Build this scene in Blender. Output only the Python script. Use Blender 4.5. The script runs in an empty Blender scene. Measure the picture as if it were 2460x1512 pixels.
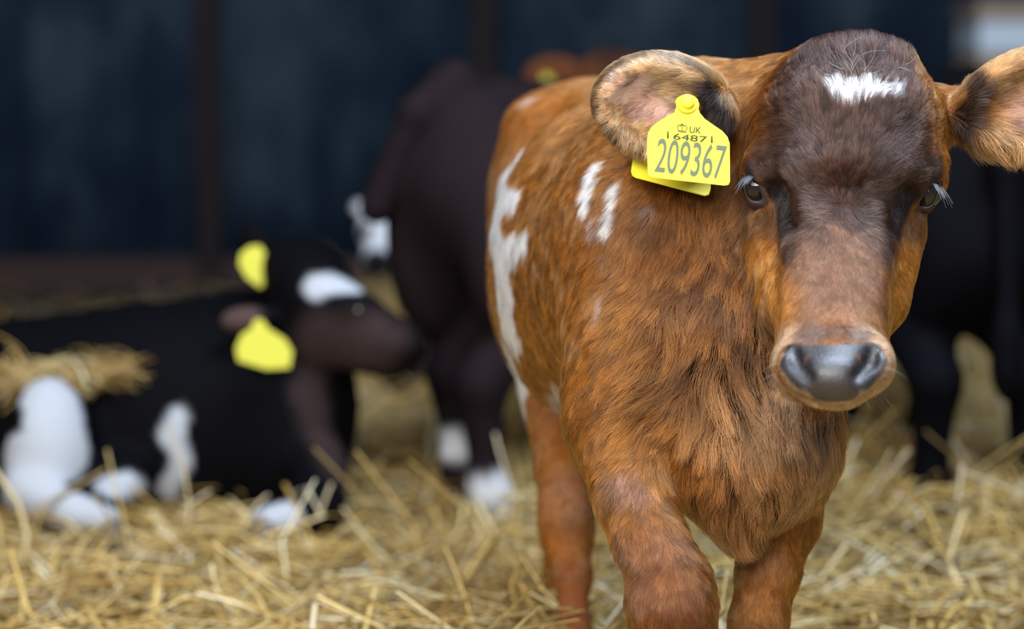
import bpy, math, random
import numpy as np
from mathutils import Vector, Matrix
from mathutils.kdtree import KDTree

FUR = 1.0            # strand density multiplier
VOX = 0.0035         # voxel of the front calf
rng = np.random.default_rng(7)
random.seed(7)
SC = bpy.context.scene
COL = SC.collection

# ------------------------------------------------------------------ camera
FPX = 85.0 / 36.0 * 2460.0
CAMZ = 0.68
PITCH = math.radians(6.4)
RIGHT = np.array([1.0, 0, 0])
FWD = np.array([0, math.cos(PITCH), -math.sin(PITCH)])
UP = np.array([0, math.sin(PITCH), math.cos(PITCH)])
CAM = np.array([0, 0, CAMZ])
R_CAM = np.stack([RIGHT, UP, FWD], 1)          # columns

cam = bpy.data.cameras.new('camera')
cam.lens = 85.0
cam.sensor_width = 36.0
cam.clip_start = 0.05
cam.dof.use_dof = True
cam.dof.focus_distance = 1.955
cam.dof.aperture_fstop = 3.0
cam.dof.aperture_blades = 0
cob = bpy.data.objects.new('camera', cam)
COL.objects.link(cob)
cob.location = CAM
cob.rotation_euler = (math.pi / 2 - PITCH, 0, 0)
SC.camera = cob

SC.view_settings.view_transform = 'Standard'
SC.view_settings.look = 'None'
SC.view_settings.gamma = 1.0
SC.view_settings.use_curve_mapping = False
SC.view_settings.exposure = 0.0
SC.cycles.use_denoising = True
SC.cycles.use_adaptive_sampling = True
SC.cycles.adaptive_threshold = 0.03
SC.cycles.max_bounces = 5
SC.cycles.diffuse_bounces = 3
SC.cycles.glossy_bounces = 2
SC.cycles.transmission_bounces = 3
SC.cycles.transparent_max_bounces = 4
SC.cycles.caustics_reflective = False
SC.cycles.caustics_refractive = False
SC.cycles_curves.shape = 'RIBBONS'

# ------------------------------------------------------------------ daylight
W = bpy.data.worlds.new('overcast_sky')
SC.world = W
W.use_nodes = True
bg = W.node_tree.nodes['Background']
bg.inputs[0].default_value = (0.72, 0.84, 1.0, 1)
bg.inputs[1].default_value = 0.34


def area(name, loc, target, sx, sy, power, color):
    l = bpy.data.lights.new(name, 'AREA')
    l.shape = 'RECTANGLE'
    l.size = sx
    l.size_y = sy
    l.energy = power
    l.color = color
    o = bpy.data.objects.new(name, l)
    COL.objects.link(o)
    o.location = loc
    d = Vector(target) - Vector(loc)
    o.rotation_euler = d.to_track_quat('-Z', 'Y').to_euler()
    return o


area('open_barn_front_daylight', (-0.8, -0.6, 1.95), (0.15, 2.2, 0.4), 3.0, 1.4, 182, (1.0, 0.97, 0.94))
area('roof_opening_daylight', (0.6, 1.9, 2.5), (0.3, 2.4, 0.3), 1.6, 1.0, 125, (0.68, 0.81, 1.0))


# ------------------------------------------------------------------ helpers
def P(px, py, D):
    return CAM + RIGHT * ((px - 1230.0) / FPX * D) + UP * ((756.0 - py) / FPX * D) + FWD * D


def to_px(v):
    q = (np.asarray(v) - CAM) @ R_CAM
    return np.stack([1230 + q[:, 0] / q[:, 2] * FPX, 756 - q[:, 1] / q[:, 2] * FPX, q[:, 2]], 1)


def smooth(a, b, x):
    t = np.clip((x - a) / (b - a), 0, 1)
    return t * t * (3 - 2 * t)


def vnoise(p, scale, seed=0):
    """value noise 0..1 at points p"""
    q = p * scale
    i = np.floor(q).astype(np.int64)
    f = q - i
    f = f * f * (3 - 2 * f)

    def h(ix, iy, iz):
        n = (ix * 374761393 + iy * 668265263 + iz * 2147483647 + seed * 1274126177) & 0xffffffff
        n = ((n ^ (n >> 13)) * 1274126177) & 0xffffffff
        return ((n ^ (n >> 16)) & 0xffff) / 65535.0
    r = 0
    for a in (0, 1):
        for b in (0, 1):
            for c in (0, 1):
                w = (f[:, 0] if a else 1 - f[:, 0]) * (f[:, 1] if b else 1 - f[:, 1]) * (f[:, 2] if c else 1 - f[:, 2])
                r = r + w * h(i[:, 0] + a, i[:, 1] + b, i[:, 2] + c)
    return r


def norm(v):
    return v / np.maximum(np.linalg.norm(v, axis=-1, keepdims=True), 1e-9)


class Field:
    """a solid as a blend of rounded volumes on a grid"""
    BIG = 0.07

    def __init__(s, lo, hi, h):
        s.lo = np.array(lo, float)
        s.h = h
        s.n = np.ceil((np.array(hi) - s.lo) / h).astype(int) + 1
        s.f = np.full(s.n, s.BIG, np.float32)

    def _sub(s, lo, hi):
        a = np.clip(np.floor((lo - s.lo) / s.h).astype(int), 0, s.n)
        b = np.clip(np.ceil((hi - s.lo) / s.h).astype(int) + 1, 0, s.n)
        if np.any(b <= a):
            return None, None
        ax = [(s.lo[k] + np.arange(a[k], b[k]) * s.h).astype(np.float32) for k in range(3)]
        return (slice(a[0], b[0]), slice(a[1], b[1]), slice(a[2], b[2])), ax

    def _mix(s, sl, d, k, cut):
        f = s.f[sl]
        if cut:
            d = -d
            hh = np.clip(k - np.abs(f - d), 0, None) / max(k, 1e-6)
            s.f[sl] = np.maximum(f, d) + hh * hh * k * 0.25
        else:
            hh = np.clip(k - np.abs(f - d), 0, None) / max(k, 1e-6)
            s.f[sl] = np.minimum(f, d) - hh * hh * k * 0.25

    def ell(s, c, r, R=None, k=0.02, cut=False):
        c = np.array(c, float)
        r = np.array(r, float)
        R = np.eye(3) if R is None else R
        ext = np.sqrt(((R * r) ** 2).sum(1)) + 0.06
        sl, ax = s._sub(c - ext, c + ext)
        if sl is None:
            return
        x = ax[0][:, None, None] - np.float32(c[0])
        y = ax[1][None, :, None] - np.float32(c[1])
        z = ax[2][None, None, :] - np.float32(c[2])
        k0 = 0
        k1 = 0
        for j in range(3):
            q = x * np.float32(R[0, j]) + y * np.float32(R[1, j]) + z * np.float32(R[2, j])
            k0 = k0 + (q / np.float32(r[j])) ** 2
            k1 = k1 + (q / np.float32(r[j] ** 2)) ** 2
        k0 = np.sqrt(k0)
        d = k0 * (k0 - 1) / np.maximum(np.sqrt(k1), 1e-5)
        s._mix(sl, d, k, cut)

    def cone(s, a, b, ra, rb, k=0.02, cut=False):
        a = np.array(a, float)
        b = np.array(b, float)
        m = max(ra, rb) + 0.06
        sl, ax = s._sub(np.minimum(a, b) - m, np.maximum(a, b) + m)
        if sl is None:
            return
        d0 = b - a
        L2 = float(d0 @ d0) + 1e-12
        x = ax[0][:, None, None] - np.float32(a[0])
        y = ax[1][None, :, None] - np.float32(a[1])
        z = ax[2][None, None, :] - np.float32(a[2])
        t = np.clip((x * np.float32(d0[0]) + y * np.float32(d0[1]) + z * np.float32(d0[2])) / np.float32(L2), 0, 1)
        d = np.sqrt((x - t * np.float32(d0[0])) ** 2 + (y - t * np.float32(d0[1])) ** 2 + (z - t * np.float32(d0[2])) ** 2)
        d = d - (np.float32(ra) + t * np.float32(rb - ra))
        s._mix(sl, d, k, cut)

    # the same two with image positions and depths measured off the photograph
    def E(s, px, py, D, rx, ry, rz, rot=0.0, k=0.02, cut=False, yaw=0.0):
        c, sn = math.cos(math.radians(rot)), math.sin(math.radians(rot))
        cy, sy = math.cos(math.radians(yaw)), math.sin(math.radians(yaw))
        R = R_CAM @ np.array([[c, -sn, 0], [sn, c, 0], [0, 0, 1]]) @ np.array([[cy, 0, sy], [0, 1, 0], [-sy, 0, cy]])
        s.ell(P(px, py, D), (rx * D / FPX, ry * D / FPX, rz), R, k, cut)

    def C(s, a, b, k=0.02, cut=False):
        s.cone(P(*a[:3]), P(*b[:3]), a[3] * a[2] / FPX, b[3] * b[2] / FPX, k, cut)

    def chain(s, pts, k=0.02):
        for a, b in zip(pts[:-1], pts[1:]):
            s.C(a, b, k)

    def at(s, p):
        q = (np.atleast_2d(p) - s.lo) / s.h
        i = np.clip(np.floor(q).astype(int), 0, s.n - 2)
        f = np.clip(q - i, 0, 1)
        r = 0
        for a in (0, 1):
            for b in (0, 1):
                for c in (0, 1):
                    w = (f[:, 0] if a else 1 - f[:, 0]) * (f[:, 1] if b else 1 - f[:, 1]) * (f[:, 2] if c else 1 - f[:, 2])
                    r = r + w * s.f[i[:, 0] + a, i[:, 1] + b, i[:, 2] + c]
        return r

    def depth(s, px, py, d0=1.6, d1=3.0):
        """depth at which the solid is met along the line of sight through (px,py)"""
        D = np.arange(d0, d1, 0.001)
        v = s.at(np.array([P(px, py, d) for d in D]))
        w = np.nonzero(v < 0)[0]
        if len(w) == 0:
            return float(D[int(np.argmin(v))])
        return float(D[w[0]])

    def mesh(s):
        f, n = s.f, s.n
        ins = f < 0
        cnt = np.zeros(n - 1, np.int8)
        for a in (0, 1):
            for b in (0, 1):
                for c in (0, 1):
                    cnt += ins[a:n[0] - 1 + a, b:n[1] - 1 + b, c:n[2] - 1 + c]
        act = np.argwhere((cnt > 0) & (cnt < 8))
        idx = np.full(n - 1, -1, np.int32)
        idx[act[:, 0], act[:, 1], act[:, 2]] = np.arange(len(act))
        val = {}
        for a in (0, 1):
            for b in (0, 1):
                for c in (0, 1):
                    val[a, b, c] = f[act[:, 0] + a, act[:, 1] + b, act[:, 2] + c]
        acc = np.zeros((len(act), 3))
        num = np.zeros(len(act))
        for p in val:
            for ax in range(3):
                if p[ax] == 0:
                    q = list(p)
                    q[ax] = 1
                    va, vb = val[p], val[tuple(q)]
                    m = (va < 0) != (vb < 0)
                    t = np.where(m, va / np.where(m, va - vb, 1), 0)
                    pt = np.tile(np.array(p, float), (len(act), 1))
                    pt[:, ax] = t
                    acc += np.where(m[:, None], pt, 0)
                    num += m
        V = s.lo + (act + acc / num[:, None]) * s.h
        faces = []
        for ax in range(3):
            sl0 = [slice(None)] * 3
            sl1 = [slice(None)] * 3
            sl0[ax] = slice(0, n[ax] - 1)
            sl1[ax] = slice(1, n[ax])
            A, B = ins[tuple(sl0)], ins[tuple(sl1)]
            e = np.argwhere(A != B)
            u, v = (ax + 1) % 3, (ax + 2) % 3
            ok = (e[:, u] > 0) & (e[:, v] > 0) & (e[:, u] < n[u] - 1) & (e[:, v] < n[v] - 1)
            e = e[ok]
            inside_first = A[e[:, 0], e[:, 1], e[:, 2]]

            def cell(du, dv):
                c = e.copy()
                c[:, u] += du
                c[:, v] += dv
                return idx[c[:, 0], c[:, 1], c[:, 2]]
            q = np.stack([cell(-1, -1), cell(0, -1), cell(0, 0), cell(-1, 0)], 1)
            q[~inside_first] = q[~inside_first][:, ::-1]
            faces.append(q)
        F = np.concatenate(faces)
        # keep the largest shell only
        return V, F


def relax(V, F, it=2, lam=0.5):
    n = len(V)
    e = np.concatenate([F[:, [0, 1]], F[:, [1, 2]], F[:, [2, 3]], F[:, [3, 0]]])
    e = np.concatenate([e, e[:, ::-1]])
    deg = np.bincount(e[:, 0], minlength=n)
    for i in range(it * 2):
        l = lam if i % 2 == 0 else -lam * 1.04
        s = np.stack([np.bincount(e[:, 0], weights=V[e[:, 1], k], minlength=n) for k in range(3)], 1)
        V = V + l * (s / np.maximum(deg, 1)[:, None] - V)
    return V


def vnormals(V, F):
    n = np.cross(V[F[:, 2]] - V[F[:, 0]], V[F[:, 3]] - V[F[:, 1]])
    N = np.zeros_like(V)
    for k in range(4):
        for j in range(3):
            N[:, j] += np.bincount(F[:, k], weights=n[:, j], minlength=len(V))
    return norm(N)


def mesh_np(name, V, F, mat, parent=None, loc=None, color=None, gloss=None, smooth_shade=True, cname='coat'):
    V = np.asarray(V, float)
    me = bpy.data.meshes.new(name)
    F = np.asarray(F)
    k = F.shape[1]
    me.vertices.add(len(V))
    o = np.zeros(3) if loc is None else np.asarray(loc, float)
    me.vertices.foreach_set('co', (V - o).astype(np.float32).ravel())
    me.loops.add(F.size)
    me.loops.foreach_set('vertex_index', F.astype(np.int32).ravel())
    me.polygons.add(len(F))
    me.polygons.foreach_set('loop_start', np.arange(0, F.size, k, dtype=np.int32))
    if smooth_shade:
        me.polygons.foreach_set('use_smooth', np.ones(len(F), bool))
    me.update(calc_edges=True)
    if color is not None:
        a = me.attributes.new(cname, 'FLOAT_COLOR', 'POINT')
        c4 = np.ones((len(V), 4), np.float32)
        c4[:, :3] = color
        a.data.foreach_set('color', c4.ravel())
    if gloss is not None:
        a = me.attributes.new('wet', 'FLOAT', 'POINT')
        a.data.foreach_set('value', gloss.astype(np.float32))
    if mat is not None:
        me.materials.append(mat)
    ob = bpy.data.objects.new(name, me)
    COL.objects.link(ob)
    if parent is not None:
        ob.parent = parent
    elif loc is not None:
        ob.location = o
    return ob


def empty(name, loc, label, cat, group=None):
    o = bpy.data.objects.new(name, None)
    COL.objects.link(o)
    o.location = loc
    o.empty_display_size = 0.1
    o['label'] = label
    o['category'] = cat
    if group:
        o['group'] = group
    return o


def mat_new(name, color=(.5, .5, .5), rough=0.6, attr=None, spec=0.5):
    m = bpy.data.materials.new(name)
    m.use_nodes = True
    b = m.node_tree.nodes['Principled BSDF']
    b.inputs['Base Color'].default_value = (*color, 1)
    b.inputs['Roughness'].default_value = rough
    b.inputs['Specular IOR Level'].default_value = spec
    if attr:
        a = m.node_tree.nodes.new('ShaderNodeAttribute')
        a.attribute_name = attr
        m.node_tree.links.new(a.outputs['Color'], b.inputs['Base Color'])
    return m


def boxes(name, lst, mat, parent=None, bevel=0.004, loc=(0, 0, 0)):
    import bmesh
    bm = bmesh.new()
    for (x0, x1, y0, y1, z0, z1) in lst:
        r = bmesh.ops.create_cube(bm, size=1)
        for v in r['verts']:
            v.co = Vector(((v.co.x + .5) * (x1 - x0) + x0 - loc[0], (v.co.y + .5) * (y1 - y0) + y0 - loc[1], (v.co.z + .5) * (z1 - z0) + z0 - loc[2]))
    if bevel:
        bmesh.ops.bevel(bm, geom=bm.edges[:], offset=bevel, segments=2, affect='EDGES')
    me = bpy.data.meshes.new(name)
    bm.to_mesh(me)
    bm.free()
    me.materials.append(mat)
    ob = bpy.data.objects.new(name, me)
    COL.objects.link(ob)
    if parent is not None:
        ob.parent = parent
    else:
        ob.location = loc
    return ob


# ------------------------------------------------------------------ materials
def make_coat_mat():
    m = bpy.data.materials.new('calf_coat')
    m.use_nodes = True
    nt = m.node_tree
    L = nt.links.new
    b = nt.nodes['Principled BSDF']
    a = nt.nodes.new('ShaderNodeAttribute')
    a.attribute_name = 'coat'
    g = nt.nodes.new('ShaderNodeAttribute')
    g.attribute_name = 'wet'
    no = nt.nodes.new('ShaderNodeTexNoise')
    no.inputs['Scale'].default_value = 160
    no.inputs['Detail'].default_value = 3
    mx = nt.nodes.new('ShaderNodeMix')
    mx.data_type = 'RGBA'
    mx.blend_type = 'MULTIPLY'
    mx.inputs[0].default_value = 0.35
    L(a.outputs['Color'], mx.inputs[6])
    L(no.outputs['Fac'], mx.inputs[7])
    L(mx.outputs[2], b.inputs['Base Color'])
    mr = nt.nodes.new('ShaderNodeMapRange')
    mr.inputs[3].default_value = 0.75
    mr.inputs[4].default_value = 0.46
    L(g.outputs['Fac'], mr.inputs[0])
    L(mr.outputs[0], b.inputs['Roughness'])
    vo = nt.nodes.new('ShaderNodeTexVoronoi')
    vo.inputs['Scale'].default_value = 420
    bu = nt.nodes.new('ShaderNodeBump')
    bu.inputs['Distance'].default_value = 0.0009
    ml = nt.nodes.new('ShaderNodeMath')
    ml.operation = 'MULTIPLY'
    ml.inputs[1].default_value = 0.3
    L(g.outputs['Fac'], ml.inputs[0])
    L(ml.outputs[0], bu.inputs['Strength'])
    L(vo.outputs['Distance'], bu.inputs['Height'])
    L(bu.outputs[0], b.inputs['Normal'])
    sp = nt.nodes.new('ShaderNodeMapRange')
    sp.inputs[3].default_value = 0.04
    sp.inputs[4].default_value = 0.8
    L(g.outputs['Fac'], sp.inputs[0])
    L(sp.outputs[0], b.inputs['Specular IOR Level'])
    return m


def make_fur_mat():
    m = bpy.data.materials.new('fur_strand')
    m.use_nodes = True
    nt = m.node_tree
    nt.nodes.clear()
    L = nt.links.new
    out = nt.nodes.new('ShaderNodeOutputMaterial')
    a = nt.nodes.new('ShaderNodeAttribute')
    a.attribute_name = 'fur_color'
    nr = nt.nodes.new('ShaderNodeAttribute')
    nr.attribute_name = 'root_normal'
    # strands are darker at the root than at the tip
    hi = nt.nodes.new('ShaderNodeHairInfo')
    ramp = nt.nodes.new('ShaderNodeMapRange')
    ramp.inputs[3].default_value = 0.38
    ramp.inputs[4].default_value = 1.25
    L(hi.outputs['Intercept'], ramp.inputs[0])
    tint = nt.nodes.new('ShaderNodeMix')
    tint.data_type = 'RGBA'
    tint.blend_type = 'MULTIPLY'
    bw = nt.nodes.new('ShaderNodeRGBToBW')
    L(a.outputs['Color'], bw.inputs[0])
    pale = nt.nodes.new('ShaderNodeMapRange')
    pale.inputs[1].default_value = 0.25
    pale.inputs[2].default_value = 0.65
    pale.inputs[3].default_value = 1.0
    pale.inputs[4].default_value = 0.0
    L(bw.outputs[0], pale.inputs[0])
    L(pale.outputs[0], tint.inputs[0])
    L(a.outputs['Color'], tint.inputs[6])
    L(ramp.outputs[0], tint.inputs[7])
    d = nt.nodes.new('ShaderNodeBsdfDiffuse')
    L(tint.outputs[2], d.inputs['Color'])
    L(nr.outputs['Vector'], d.inputs['Normal'])
    hb = nt.nodes.new('ShaderNodeBsdfHairPrincipled')
    hb.model = 'CHIANG'
    hb.parametrization = 'COLOR'
    L(tint.outputs[2], hb.inputs['Color'])
    hb.inputs['Roughness'].default_value = 0.28
    hb.inputs['Radial Roughness'].default_value = 0.5
    hb.inputs['Random Roughness'].default_value = 0.2
    mx = nt.nodes.new('ShaderNodeMixShader')
    mx.inputs[0].default_value = 0.6
    L(d.outputs[0], mx.inputs[1])
    L(hb.outputs[0], mx.inputs[2])
    L(mx.outputs[0], out.inputs[0])
    return m


M_COAT = make_coat_mat()
M_FUR = make_fur_mat()
M_EYE = mat_new('wet_eye', (0.012, 0.008, 0.006), 0.06, spec=0.6)
M_LASH = mat_new('lash_grey', (0.10, 0.11, 0.13), 0.5)
M_HOOF = mat_new('hoof_horn', (0.05, 0.04, 0.035), 0.5)
M_TAG = mat_new('yellow_plastic', (0.78, 0.68, 0.035), 0.5, spec=0.3)
M_TAG_DIM = mat_new('dimmed_yellow_plastic', (0.52, 0.49, 0.055), 0.6, spec=0.2)  # same tag yellow, darkened for the weaker light on the calves behind
M_INK = mat_new('print_grey', (0.12, 0.145, 0.085), 0.6, spec=0.2)
M_INK2 = mat_new('print_dark', (0.05, 0.05, 0.02), 0.6, spec=0.2)

# ------------------------------------------------------------------ barn shell
GY = 6.7     # back wall


def make_wall_mat():
    m = mat_new('dark_sheet_wall', (0.03, 0.05, 0.07), 0.62, spec=0.25)
    nt = m.node_tree
    L = nt.links.new
    b = nt.nodes['Principled BSDF']
    tc = nt.nodes.new('ShaderNodeTexCoord')
    mp = nt.nodes.new('ShaderNodeMapping')
    mp.inputs['Scale'].default_value = (1.6, 1.0, 0.9)
    L(tc.outputs['Object'], mp.inputs[0])
    n1 = nt.nodes.new('ShaderNodeTexNoise')
    n1.inputs['Scale'].default_value = 2.2
    n1.inputs['Detail'].default_value = 5
    n1.inputs['Roughness'].default_value = 0.6
    L(mp.outputs[0], n1.inputs[0])
    cr = nt.nodes.new('ShaderNodeValToRGB')
    e = cr.color_ramp.elements
    e[0].position = 0.33
    e[0].color = (0.0035, 0.013, 0.031, 1)
    e[1].position = 0.68
    e[1].color = (0.042, 0.068, 0.098, 1)
    x = cr.color_ramp.elements.new(0.5)
    x.color = (0.013, 0.028, 0.050, 1)
    L(n1.outputs['Fac'], cr.inputs[0])
    L(cr.outputs[0], b.inputs['Base Color'])
    return m


M_WALL = make_wall_mat()
M_POST = mat_new('dark_red_oxide_post', (0.010, 0.006, 0.008), 0.7, spec=0.2)
M_SILL = mat_new('stained_concrete', (0.045, 0.028, 0.026), 0.8, spec=0.2)
M_BLOCKER = mat_new('unseen_roof_blocker', (0.05, 0.055, 0.06), 0.8)


def wall_x(px):
    return (px - 1230) / FPX * (GY / math.cos(PITCH)) * 1.0


# sheets with a shallow fold every 0.12 m
xs = np.arange(-9, 9.001, 0.03)
zz = np.array([0.0, 3.2])
fold = np.where((np.arange(len(xs)) % 4) < 2, 0.0, 0.008)
V = []
for z in zz:
    for x, f in zip(xs, fold):
        V.append((x, GY + f, z))
n = len(xs)
F = [(i, i + 1, n + i + 1, n + i) for i in range(n - 1)]
w = mesh_np('wall_back', V, np.array(F), M_WALL, smooth_shade=False)
w['kind'] = 'structure'
sol = w.modifiers.new('thickness', 'SOLIDIFY')
sol.thickness = -0.02
for i, px in enumerate((512, 1162, 1822, -150, 2480)):
    t = boxes('trim_%d' % (i + 1), [(wall_x(px) - 0.035, wall_x(px) + 0.035, GY - 0.06, GY - 0.002, 0, 3.0)], M_POST)
    t['kind'] = 'structure'
t = boxes('baseboard_back', [(-9, 9, GY - 0.05, GY - 0.003, 0, 0.09)], M_SILL)
t['kind'] = 'structure'
t = boxes('ceiling_blocker', [(-9, 9, 3.3, GY + 0.2, 3.0, 3.04)], M_BLOCKER)  # unseen roof, added to block top light from the back wall
t['kind'] = 'structure'


# floor: uneven trodden bed
def bed(x, y):
    p = np.stack([x, y, 0 * x], 1)
    z = 0.006 + 0.05 * vnoise(p, 2.1, 3) * vnoise(p, 5.0, 4) + 0.012 * vnoise(p, 14, 5)
    z = z * (1 - 0.8 * smooth(3.9, 4.8, y))
    z = z + 0.05 * np.exp(-(((x - 0.62) / 0.25) ** 2 + ((y - 2.95) / 0.16) ** 2))
    z = z * (1 - 0.75 * np.exp(-(((x + 0.05) / 0.2) ** 2 + ((y - 3.0) / 0.32) ** 2)))
    return z


gx = np.arange(-9, 9.01, 0.04)
gy = np.arange(0.6, GY + 0.01, 0.04)
XX, YY = np.meshgrid(gx, gy, indexing='ij')
ZZ = bed(XX.ravel(), YY.ravel())
V = np.stack([XX.ravel(), YY.ravel(), ZZ], 1)
nx, ny = len(gx), len(gy)
I = np.arange(nx * ny).reshape(nx, ny)
F = np.stack([I[:-1, :-1], I[1:, :-1], I[1:, 1:], I[:-1, 1:]], -1).reshape(-1, 4)
M_BED = mat_new('trodden_straw', (0.30, 0.20, 0.075), 0.9)
nt = M_BED.node_tree
no = nt.nodes.new('ShaderNodeTexNoise')
no.inputs['Scale'].default_value = 40
cr = nt.nodes.new('ShaderNodeValToRGB')
cr.color_ramp.elements[0].color = (0.10, 0.06, 0.025, 1)
cr.color_ramp.elements[1].color = (0.30, 0.20, 0.08, 1)
nt.links.new(no.outputs['Fac'], cr.inputs[0])
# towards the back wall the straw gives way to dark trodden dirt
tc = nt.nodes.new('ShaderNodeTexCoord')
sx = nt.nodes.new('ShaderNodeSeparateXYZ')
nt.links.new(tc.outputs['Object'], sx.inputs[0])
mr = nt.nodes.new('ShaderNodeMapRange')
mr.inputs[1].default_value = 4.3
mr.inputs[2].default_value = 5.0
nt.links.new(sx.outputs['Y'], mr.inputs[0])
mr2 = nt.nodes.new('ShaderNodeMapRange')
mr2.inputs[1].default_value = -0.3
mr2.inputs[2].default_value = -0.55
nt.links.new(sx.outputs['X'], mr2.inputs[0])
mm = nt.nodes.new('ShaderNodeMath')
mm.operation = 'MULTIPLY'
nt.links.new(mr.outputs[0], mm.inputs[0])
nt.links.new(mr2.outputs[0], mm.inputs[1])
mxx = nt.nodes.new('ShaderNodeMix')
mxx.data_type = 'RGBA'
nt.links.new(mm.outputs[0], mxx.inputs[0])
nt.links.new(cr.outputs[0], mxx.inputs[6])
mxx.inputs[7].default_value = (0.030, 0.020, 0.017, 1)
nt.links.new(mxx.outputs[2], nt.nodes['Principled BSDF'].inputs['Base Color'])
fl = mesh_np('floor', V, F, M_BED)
fl['kind'] = 'structure'


# ------------------------------------------------------------------ straw
def straw_mesh(base, yaw, pitch, length, width, bend, col):
    """stalks as bent three-sided tubes"""
    N = len(base)
    T = np.linspace(0, 1, 5)
    d = np.stack([np.cos(yaw) * np.cos(pitch), np.sin(yaw) * np.cos(pitch), np.sin(pitch)], 1)
    side = np.stack([-np.sin(yaw), np.cos(yaw), 0 * yaw], 1)
    up = np.cross(d, side)
    kink = rng.random(N) < 0.35
    pts = []
    for t in T:
        c = (t - 0.5)
        b = np.where(kink, np.abs(c) * 1.2, c * c * 2) - 0.25
        pts.append(base + d * (c * length)[:, None] - (side * np.sin(bend[:, 1])[:, None] + up * np.cos(bend[:, 1])[:, None]) * (b * bend[:, 0] * length)[:, None])
    V = np.zeros((N, 5, 3, 3))
    for i in range(5):
        for k in range(3):
            a = k * 2 * math.pi / 3 + 0.5
            V[:, i, k] = pts[i] + side * (math.cos(a) * width)[:, None] + up * (math.sin(a) * width * 0.45)[:, None]
    V = V.reshape(-1, 3)
    base_i = (np.arange(N) * 15)[:, None]
    q = []
    for i in range(4):
        for k in range(3):
            k2 = (k + 1) % 3
            q.append([i * 3 + k, i * 3 + k2, (i + 1) * 3 + k2, (i + 1) * 3 + k])
    F = (base_i[:, :, None] + np.array(q)[None]).reshape(-1, 4)
    C = np.repeat(col, 15, 0)
    return V, F, C


def straw_cols(N):
    c = np.array([(0.52, 0.36, 0.13), (0.62, 0.46, 0.20), (0.42, 0.27, 0.08), (0.68, 0.55, 0.32), (0.30, 0.18, 0.06), (0.80, 0.72, 0.56)])
    k = rng.choice(6, N, p=[.27, .26, .15, .16, .07, .09])
    return np.clip(c[k] * np.array([1.0, .96, .82]) * rng.uniform(0.65, 1.35, (N, 1)), 0, 0.9)


N = 78000
D = 1.3 + (GY - 1.4) * rng.random(N) ** 1.5
x = rng.uniform(-1, 1, N) * np.where(rng.random(N) < .68, 0.24 * D + 0.25, 0.36 * D + 1.2)
y = D
z = bed(x, y) + rng.random(N) ** 1.6 * 0.038 * (1 - 0.7 * smooth(3.9, 4.8, y)) * (1 - .6 * np.exp(-(((x + 0.05) / 0.2) ** 2 + ((y - 3.0) / 0.32) ** 2))) + 0.003
yaw = rng.uniform(0, 2 * math.pi, N)
pit = rng.normal(0, 0.16, N)
up_ = (rng.random(N) < 0.03) & ~((x < -.12) & (y > 3.0) & (y < 4.0)) & (y > 2.75)
pit[up_] = rng.uniform(0.4, 1.1, up_.sum())
ln = rng.uniform(0.07, 0.25, N) * np.where(rng.random(N) < 0.25, 0.5, 1)
z = z + np.abs(np.sin(pit)) * ln * 0.42
wd = rng.uniform(0.0015, 0.0042, N)
keep = (y > 0.7) & (y < GY - 0.2) & ((x > -.42) | (y < 4.7) | (rng.random(N) < .04))
# trodden thin around the dark calf's hind feet
keep &= ~((x > -.24) & (x < .06) & (y > 2.72) & (y < 3.32) & (rng.random(N) < .75))
cols = straw_cols(N)
V, F, C = straw_mesh(np.stack([x, y, z], 1)[keep], yaw[keep], pit[keep], ln[keep], wd[keep], np.stack([rng.uniform(0, .5, N), rng.normal(0, 1, N)], 1)[keep], cols[keep])
# single conspicuous stalks standing up out of the bed
big = [((738, 1175), (770, 1235), 3.05), ((795, 1165), (768, 1235), 3.05), ((500, 1180), (430, 1240), 3.0), ((2020, 1275), (1975, 1340), 2.95),
       ((2180, 1085), (2095, 1190), 3.1), ((2310, 1130), (2460, 1190), 2.9), ((2310, 1120), (2300, 1200), 2.92), ((2400, 1325), (2330, 1345), 2.8),
       ((2050, 1060), (2030, 1170), 3.2), ((1190, 1050), (1240, 1200), 3.2), ((2180, 1320), (2310, 1400), 2.75), ((2310, 1400), (2270, 1512), 2.7),
       ((1960, 1430), (2070, 1370), 2.65), ((380, 1270), (450, 1330), 2.9), ((640, 1190), (600, 1240), 3.0), ((1210, 1000), (1180, 1130), 3.5),
       ((2390, 1440), (2400, 1512), 2.7), ((2240, 1440), (2200, 1512), 2.65)]
bb, yy, pp, ll = [], [], [], []
for a, b, d in big:
    A, B = P(*a, d), P(*b, d)
    v = B - A
    bb.append((A + B) / 2)
    ll.append(np.linalg.norm(v) * 1.1)
    yy.append(math.atan2(v[1], v[0]))
    pp.append(math.asin(v[2] / np.linalg.norm(v)))
nb = len(big)
V2, F2, C2 = straw_mesh(np.array(bb), np.array(yy), np.array(pp), np.array(ll), np.full(nb, 0.0042), np.stack([rng.uniform(0, .25, nb), rng.normal(0, 1, nb)], 1), np.tile([0.74, 0.62, 0.42], (nb, 1)))
F = np.concatenate([F, F2 + len(V)])
V = np.concatenate([V, V2])
C = np.concatenate([C, C2])
M_STRAW = mat_new('straw', (0.5, 0.35, 0.12), 0.5, attr='straw_tint', spec=0.4)
st = mesh_np('straw_bedding', V, F, M_STRAW, color=C, cname='straw_tint')
st['kind'] = 'stuff'
st['label'] = 'loose golden straw bedding spread over the barn floor'
st['category'] = 'straw'


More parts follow.
